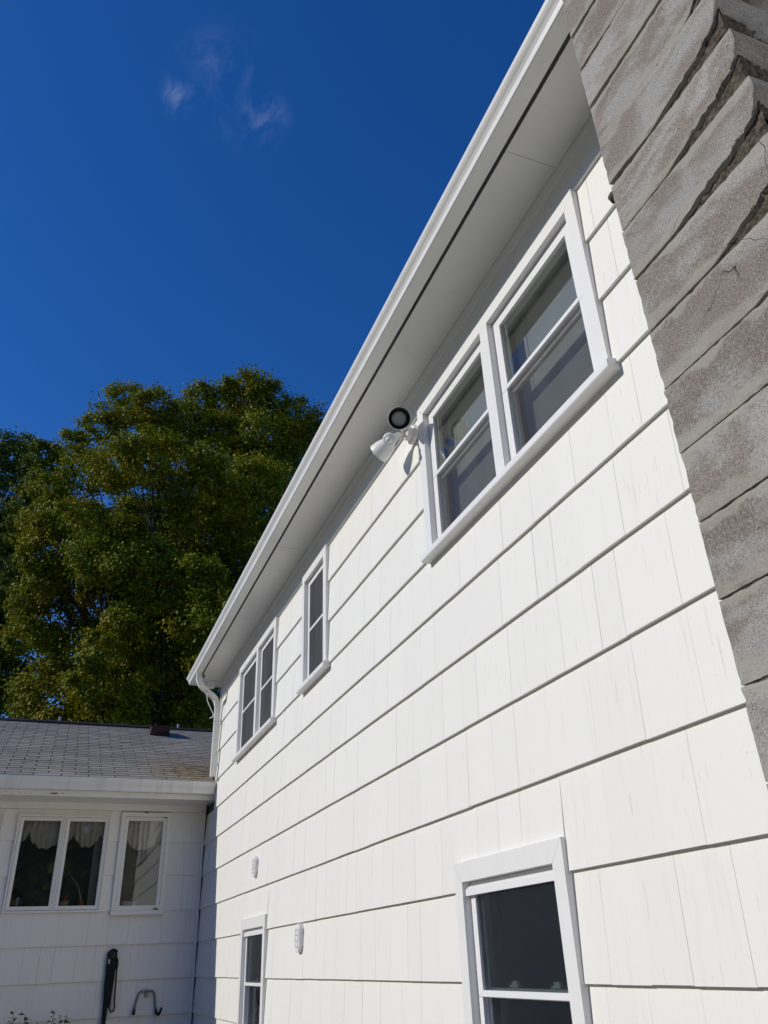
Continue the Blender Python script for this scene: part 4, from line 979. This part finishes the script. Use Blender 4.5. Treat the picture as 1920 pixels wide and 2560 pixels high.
# ------------------------------------------------------------------ foliage
def leaves_mesh(name, lobes, per_m2, size, seed, m, parent, upbias=0.35, flat=0.85):
    R = np.random.default_rng(seed); lob = np.array(lobes, float); Pp = []; Nn = []
    for c in lob:
        n = int(per_m2 * 4 * math.pi * c[3] ** 2)
        # twigs on the outside of each bough carry tufts of leaves
        nt_ = max(10, int(26 * c[3]))
        tu = R.normal(size=(nt_, 3)); tu[:, 2] += 0.25; tu /= np.linalg.norm(tu, axis=1)[:, None]
        tr_ = c[3] * R.uniform(0.62, 1.12, nt_); ts = c[3] * R.uniform(0.12, 0.26, nt_)
        k = R.integers(0, nt_, n)
        g = R.normal(size=(n, 3)) * ts[k][:, None] * np.array([1, 1, 0.75])
        p = c[:3] + (tu[k] * tr_[k][:, None] + g) * np.array([1, 1, flat])
        free = R.random(n) < 0.22
        u2 = R.normal(size=(n, 3)); u2 /= np.linalg.norm(u2, axis=1)[:, None]
        p[free] = c[:3] + u2[free] * (c[3] * R.uniform(0.5, 1.1, n))[free][:, None]
        u = p - c[:3]; u /= np.linalg.norm(u, axis=1)[:, None] + 1e-6
        keep = np.ones(n, bool)
        for d in lob:
            if d is c: continue
            keep &= (np.linalg.norm(p - d[:3], axis=1) > d[3] * 0.6) | (R.random(n) < 0.10)
        Pp.append(p[keep]); nn = u[keep] * 0.75 + R.normal(size=(keep.sum(), 3)) * 0.55 + np.array([0, 0, upbias]); Nn.append(nn)
    p = np.concatenate(Pp); nv = np.concatenate(Nn); nv /= np.linalg.norm(nv, axis=1)[:, None]; n = len(p)
    t = R.normal(size=(n, 3)); t -= nv * (t * nv).sum(1)[:, None]; t /= np.linalg.norm(t, axis=1)[:, None]; bt = np.cross(nv, t)
    s = (size * R.uniform(0.65, 1.3, n))[:, None]
    V = np.stack([p - t * s * .5, p + bt * s * .42 + nv * s * .10, p + t * s * .55 - nv * s * .12, p - bt * s * .42 + nv * s * .10], 1).reshape(-1, 3)
    me = bpy.data.meshes.new(name); me.vertices.add(n * 4); me.vertices.foreach_set('co', V.astype(np.float32).ravel())
    tri = np.array([[0, 1, 2], [0, 2, 3]]); idx = (np.arange(n)[:, None, None] * 4 + tri[None]).reshape(-1)
    me.loops.add(n * 6); me.loops.foreach_set('vertex_index', idx.astype(np.int32))
    me.polygons.add(n * 2); me.polygons.foreach_set('loop_start', np.arange(0, n * 6, 3, dtype=np.int32))
    me.update(calc_edges=True); me.validate()
    return link(name, me, m, parent)
def limbs(base, top, targets, seed, r0):
    r_ = random.Random(seed); mb = MB(); base = Vector(base); top = Vector(top)
    tr = [base.lerp(top, i / 8) + Vector((r_.uniform(-.15, .15), r_.uniform(-.15, .15), 0)) * (1 if 0 < i < 8 else 0) for i in range(9)]
    mb.tube(tr, [r0 * (1.25 if i == 0 else 1) * (1 - 0.085 * i) for i in range(9)], 10)
    for tg in targets:
        tg = Vector(tg); k = min(7, max(2, int((tg.z * 0.62 - base.z) / (top.z - base.z) * 8))); a = tr[k]
        mid = a.lerp(tg, 0.5) + Vector((r_.uniform(-.3, .3), r_.uniform(-.3, .3), 0.35)); rr = r0 * (0.32 - 0.018 * k)
        mb.tube([a, a.lerp(mid, .5) + Vector((0, 0, .1)), mid, mid.lerp(tg, .5), tg], [rr, rr * .8, rr * .6, rr * .38, rr * .16], 6)
        for _ in range(3):
            e = tg + Vector((r_.uniform(-.8, .8), r_.uniform(-.8, .8), r_.uniform(-.2, .8))); mb.tube([mid.lerp(tg, .4), mid.lerp(e, .6), e], [rr * .4, rr * .22, rr * .08], 5)
    return mb
def up(L): return [(x, y, z + H, r) for x, y, z, r in L]
MAPLE = up([(3.81,20.87,16.33,0.81),(3.17,21.14,15.88,0.78),(4.53,20.48,15.81,0.8),(5.41,20.46,15.44,0.75),(2.4,21.19,15.82,0.71),(2.09,21.12,14.83,0.88),(0.19,21.65,15.77,0.61),(0.97,20.43,14.85,0.58),(-0.34,21.24,14.44,0.63),(0.59,21.14,14.2,0.88),(1.56,21.3,14.22,0.87),(-1.16,21.49,13.7,0.5),(-0.79,21.19,12.6,0.67),(0.1,21.24,13.02,0.83),(-1.44,21.14,11.75,0.58),(-1.58,21.32,10.83,0.58),(-1.34,20.77,9.62,0.59),(-0.88,21.23,11.02,0.78),(3.28,21.41,14.9,1.03),(4.31,20.69,14.49,1.02),(5.81,21.89,15.1,0.95),(6.26,21.52,15.45,0.61),(-1.39,21.83,8.79,0.59),(-1.39,20.84,7.4,0.55),(-1.09,21.07,9.03,0.64),(0.11,18.73,11.41,0.66),(0.96,17.69,11.25,0.81),(2.38,17.78,11.41,0.67),(3.93,19.09,11.85,0.86),(5.12,21.69,14.06,0.93),(-0.44,18.6,9.78,0.53),(0.81,20.33,10.91,0.65),(1.82,18.53,10.13,0.54),(2.51,17.99,10.74,0.69),(3.43,18.74,11.14,0.67),(5.4,21.02,12.65,0.71),(-1.0,20.15,9.89,0.78),(-0.43,20.15,10.09,0.79),(0.72,19.41,9.73,0.61),(1.27,18.61,9.05,0.54),(2.97,19.71,10.35,0.87),(4.03,21.65,10.9,0.82),(4.44,19.02,9.88,0.77),(-0.9,21.08,9.32,0.62),(-0.02,18.86,8.74,0.7),(0.86,18.35,8.41,0.72),(1.47,18.8,8.68,0.74),(2.46,18.02,8.2,0.67),(4.63,21.84,9.87,0.87),(0.94,19.06,7.36,0.59),(1.63,18.2,7.85,0.61),(2.67,17.71,7.04,0.73),(3.44,18.19,7.27,0.56),(0.43,18.65,6.41,0.52),(1.03,19.26,7.11,0.64),(1.99,19.91,7.57,0.78),(2.99,21.55,7.97,0.6),(3.78,21.42,8.23,0.7),(0.42,18.81,5.63,0.56),(1.37,20.0,6.41,0.68),(2.39,21.2,6.79,0.76),(2.85,18.13,6.23,0.5),(0.69,21.2,5.88,0.63),(1.18,19.2,5.13,0.68),(2.56,20.66,5.84,0.74),(2.83,18.93,5.06,0.55)])
BACK = up([(-3.7,28.38,17.26,0.68),(-3.1,28.02,17.25,0.6),(-2.38,26.81,16.45,0.51),(-4.32,28.78,16.85,0.91),(-3.52,28.97,16.22,0.76),(-2.73,27.95,16.12,0.67),(-3.6,27.66,13.96,0.84),(-3.13,29.34,14.75,0.68),(-2.89,27.62,12.17,0.82),(-3.6,29.14,12.29,0.86),(-2.25,27.76,10.68,0.68),(-2.88,27.62,10.13,0.93),(-1.73,27.58,9.12,0.72),(-2.4,26.68,8.36,0.75),(-0.98,27.33,8.29,0.58),(-1.71,27.19,7.67,0.76),(-2.77,26.69,7.32,0.85),(-4.79,28.12,14.01,1.13),(-4.25,27.83,10.91,1.2),(-3.58,26.58,8.1,0.98)] + [(-2.16,26.65,16.31,0.52),(-1.76,27.97,16.59,0.64),(-2.15,26.64,15.03,0.64),(-2.5,27.58,14.75,0.65),(-1.79,27.74,14.97,0.66),(-2.43,26.78,13.22,0.62),(-2.82,26.88,12.59,0.61),(-2.17,26.75,11.72,0.67),(-2.57,26.21,10.58,0.58),(-1.92,26.96,13.23,0.56)])
LOW = up([(0.74,24.31,6.78,0.53),(1.71,25.84,7.52,0.76),(0.24,24.27,6.39,0.4),(2.55,24.75,7.52,0.86),(3.6,25.9,7.42,0.78),(4.32,24.23,7.25,0.74),(1.22,24.82,7.82,0.61),(-0.4,25.6,6.58,0.24),(-1.09,24.04,6.13,0.33),(4.74,24.14,8.28,0.88),(5.87,25.86,9.81,0.97),(6.27,25.37,11.16,0.99),(4.0,24.52,9.14,0.77)])
tr = thing('maple_tree', 'big spreading maple with olive and yellowing leaves behind the low wing roof', 'tree', 'trees behind the low wing', (2.0, 21.2, 0))
def reroot(o, root): o.matrix_parent_inverse = Matrix.Translation(-Vector(root.location)); return o
inner = [(1.2, 21.6, 8.5, 1.6), (2.6, 21.8, 9.5, 1.7), (2.4, 21.7, 12.5, 1.6), (3.8, 21.8, 12.5, 1.5), (4.4, 21.7, 14.8, 1.1), (3.2, 21.5, 6.6, 1.4), (4.6, 22, 10.0, 1.6), (1.0, 21.6, 11.5, 1.2), (0.2, 22.0, 9.0, 1.1), (-0.6, 22.3, 8.0, 1.0), (-0.9, 22.0, 9.9, 0.8), (1.9, 22.3, 13.6, 1.1), (0.5, 22.4, 10.6, 1.0), (1.6, 22.3, 11.2, 1.2), (0.1, 22.2, 7.3, 1.0), (1.2, 22.2, 6.2, 1.1), (2.9, 22.2, 14.4, 1.0), (0.95, 21.3, 12.9, 0.7), (0.35, 21.5, 12.6, 0.65), (1.6, 21.5, 12.95, 0.75), (2.2, 21.5, 13.1, 0.8), (2.6, 22.6, 13.0, 1.4), (1.3, 22.6, 13.0, 1.2), (3.6, 22.8, 14.0, 1.3), (4.6, 22.8, 13.0, 1.4), (4.2, 22.8, 11.0, 1.4)]
reroot(leaves_mesh('crown', MAPLE + inner, 640, 0.080, 1, M_LEAF, tr), tr)
reroot(obj('trunk', limbs((2.0, 21.2, -0.1), (2.4, 21.6, 13.5), [l[:3] for l in MAPLE[::2]], 3, 0.36), M_BARK, tr), tr)
tr = thing('shade_tree', 'darker bluish green tree standing furthest back at the left edge', 'tree', 'trees behind the low wing', (-3.0, 28.3, 0))
reroot(leaves_mesh('crown', BACK, 330, 0.105, 2, M_LEAF2, tr), tr)
reroot(obj('trunk', limbs((-3.0, 28.3, -0.1), (-2.6, 28.0, 15.5), [l[:3] for l in BACK[::2]], 5, 0.3), M_BARK, tr), tr)
tr = thing('bushy_tree', 'lower bushy green tree just over the roof ridge beneath the big maple', 'tree', 'trees behind the low wing', (3.4, 25.3, 0))
reroot(leaves_mesh('crown', LOW, 430, 0.09, 3, M_LEAF2, tr), tr)
reroot(obj('trunk', limbs((3.4, 25.3, -0.1), (3.4, 25.0, 8.5), [l[:3] for l in LOW[::2]], 6, 0.22), M_BARK, tr), tr)
# garden shrub at the foot of the wing wall
sb_ = thing('shrub', 'leafy green shrub tips showing in front of the wing wall below the windows', 'shrub', loc=(0.15, 10.45, 0.05))
M_SLEAF = m_leaf('shrub_leaves', (0.07, 0.095, 0.045), (0.12, 0.15, 0.075), (0.12, 0.12, 0.05), 0.3)
stm = MB(); lv = MB(); r_ = random.Random(9)
tips = [(-0.10, -0.36), (0.01, -0.365), (0.045, -0.41), (0.30, -0.355), (0.37, -0.39), (0.43, -0.405), (0.24, -0.44), (-0.14, -0.43), (0.47, -0.46), (0.15, -0.47)]
for (x, z) in tips:
    a = Vector((0.15 + (x - 0.15) * 0.25 - 0.15, r_.uniform(-.1, .1), 0)); e = Vector((x - 0.15, r_.uniform(-.08, .08), z + H - 0.05))
    mid = a.lerp(e, 0.6) + Vector((r_.uniform(-.05, .05), 0, 0.05)); pts = [a, mid, mid.lerp(e, .6) + Vector((0, 0, .02)), e]
    stm.tube(pts, [0.007, 0.005, 0.004, 0.002], 6)
    for j in range(26):
        tpos = 0.35 + 0.65 * j / 25
        p = a.lerp(mid, tpos / 0.6) if tpos < 0.6 else mid.lerp(e, (tpos - 0.6) / 0.4)
        an = r_.uniform(0, 6.28); d = Vector((math.cos(an), math.sin(an), r_.uniform(-0.3, 0.7))).normalized(); l = r_.uniform(0.04, 0.075)
        s_ = d.cross(Vector((r_.uniform(-1, 1), r_.uniform(-1, 1), 1))).normalized() * l * 0.34; nn = s_.cross(d).normalized() * l * 0.1
        lv.add([p, p + d * l * .45 + s_ + nn, p + d * l, p + d * l * .45 - s_ + nn], [(0, 1, 2), (0, 2, 3)])
obj('stem', stm, M_BARK, sb_); obj('leaves', lv, M_SLEAF, sb_)

# ------------------------------------------------------------------ added wood, out of view, darkens pane reflections and light from the left
r_ = random.Random(21); FW = []
for k in range(46):
    x = -34 + 50 * k / 45 + r_.uniform(-.6, .6)
    for z in (1.6, 4.0, 6.5, 9.0, 11.0): FW.append((x + r_.uniform(-1, 1), -27 + r_.uniform(-2, 2), z + r_.uniform(-1, 1), r_.uniform(1.7, 2.5)))
for k in range(52):
    y = -25 + 78 * k / 51 + r_.uniform(-.6, .6)
    for z in (1.6, 4.0, 6.5, 9.0, 11.3, 13.2): FW.append((-33 + r_.uniform(-2, 2), y + r_.uniform(-1, 1), z + r_.uniform(-1, 1), r_.uniform(1.7, 2.5)))
fw = leaves_mesh('added_wood', FW, 6, 0.75, 7, M_LEAF2, None); fw['kind'] = 'stuff'
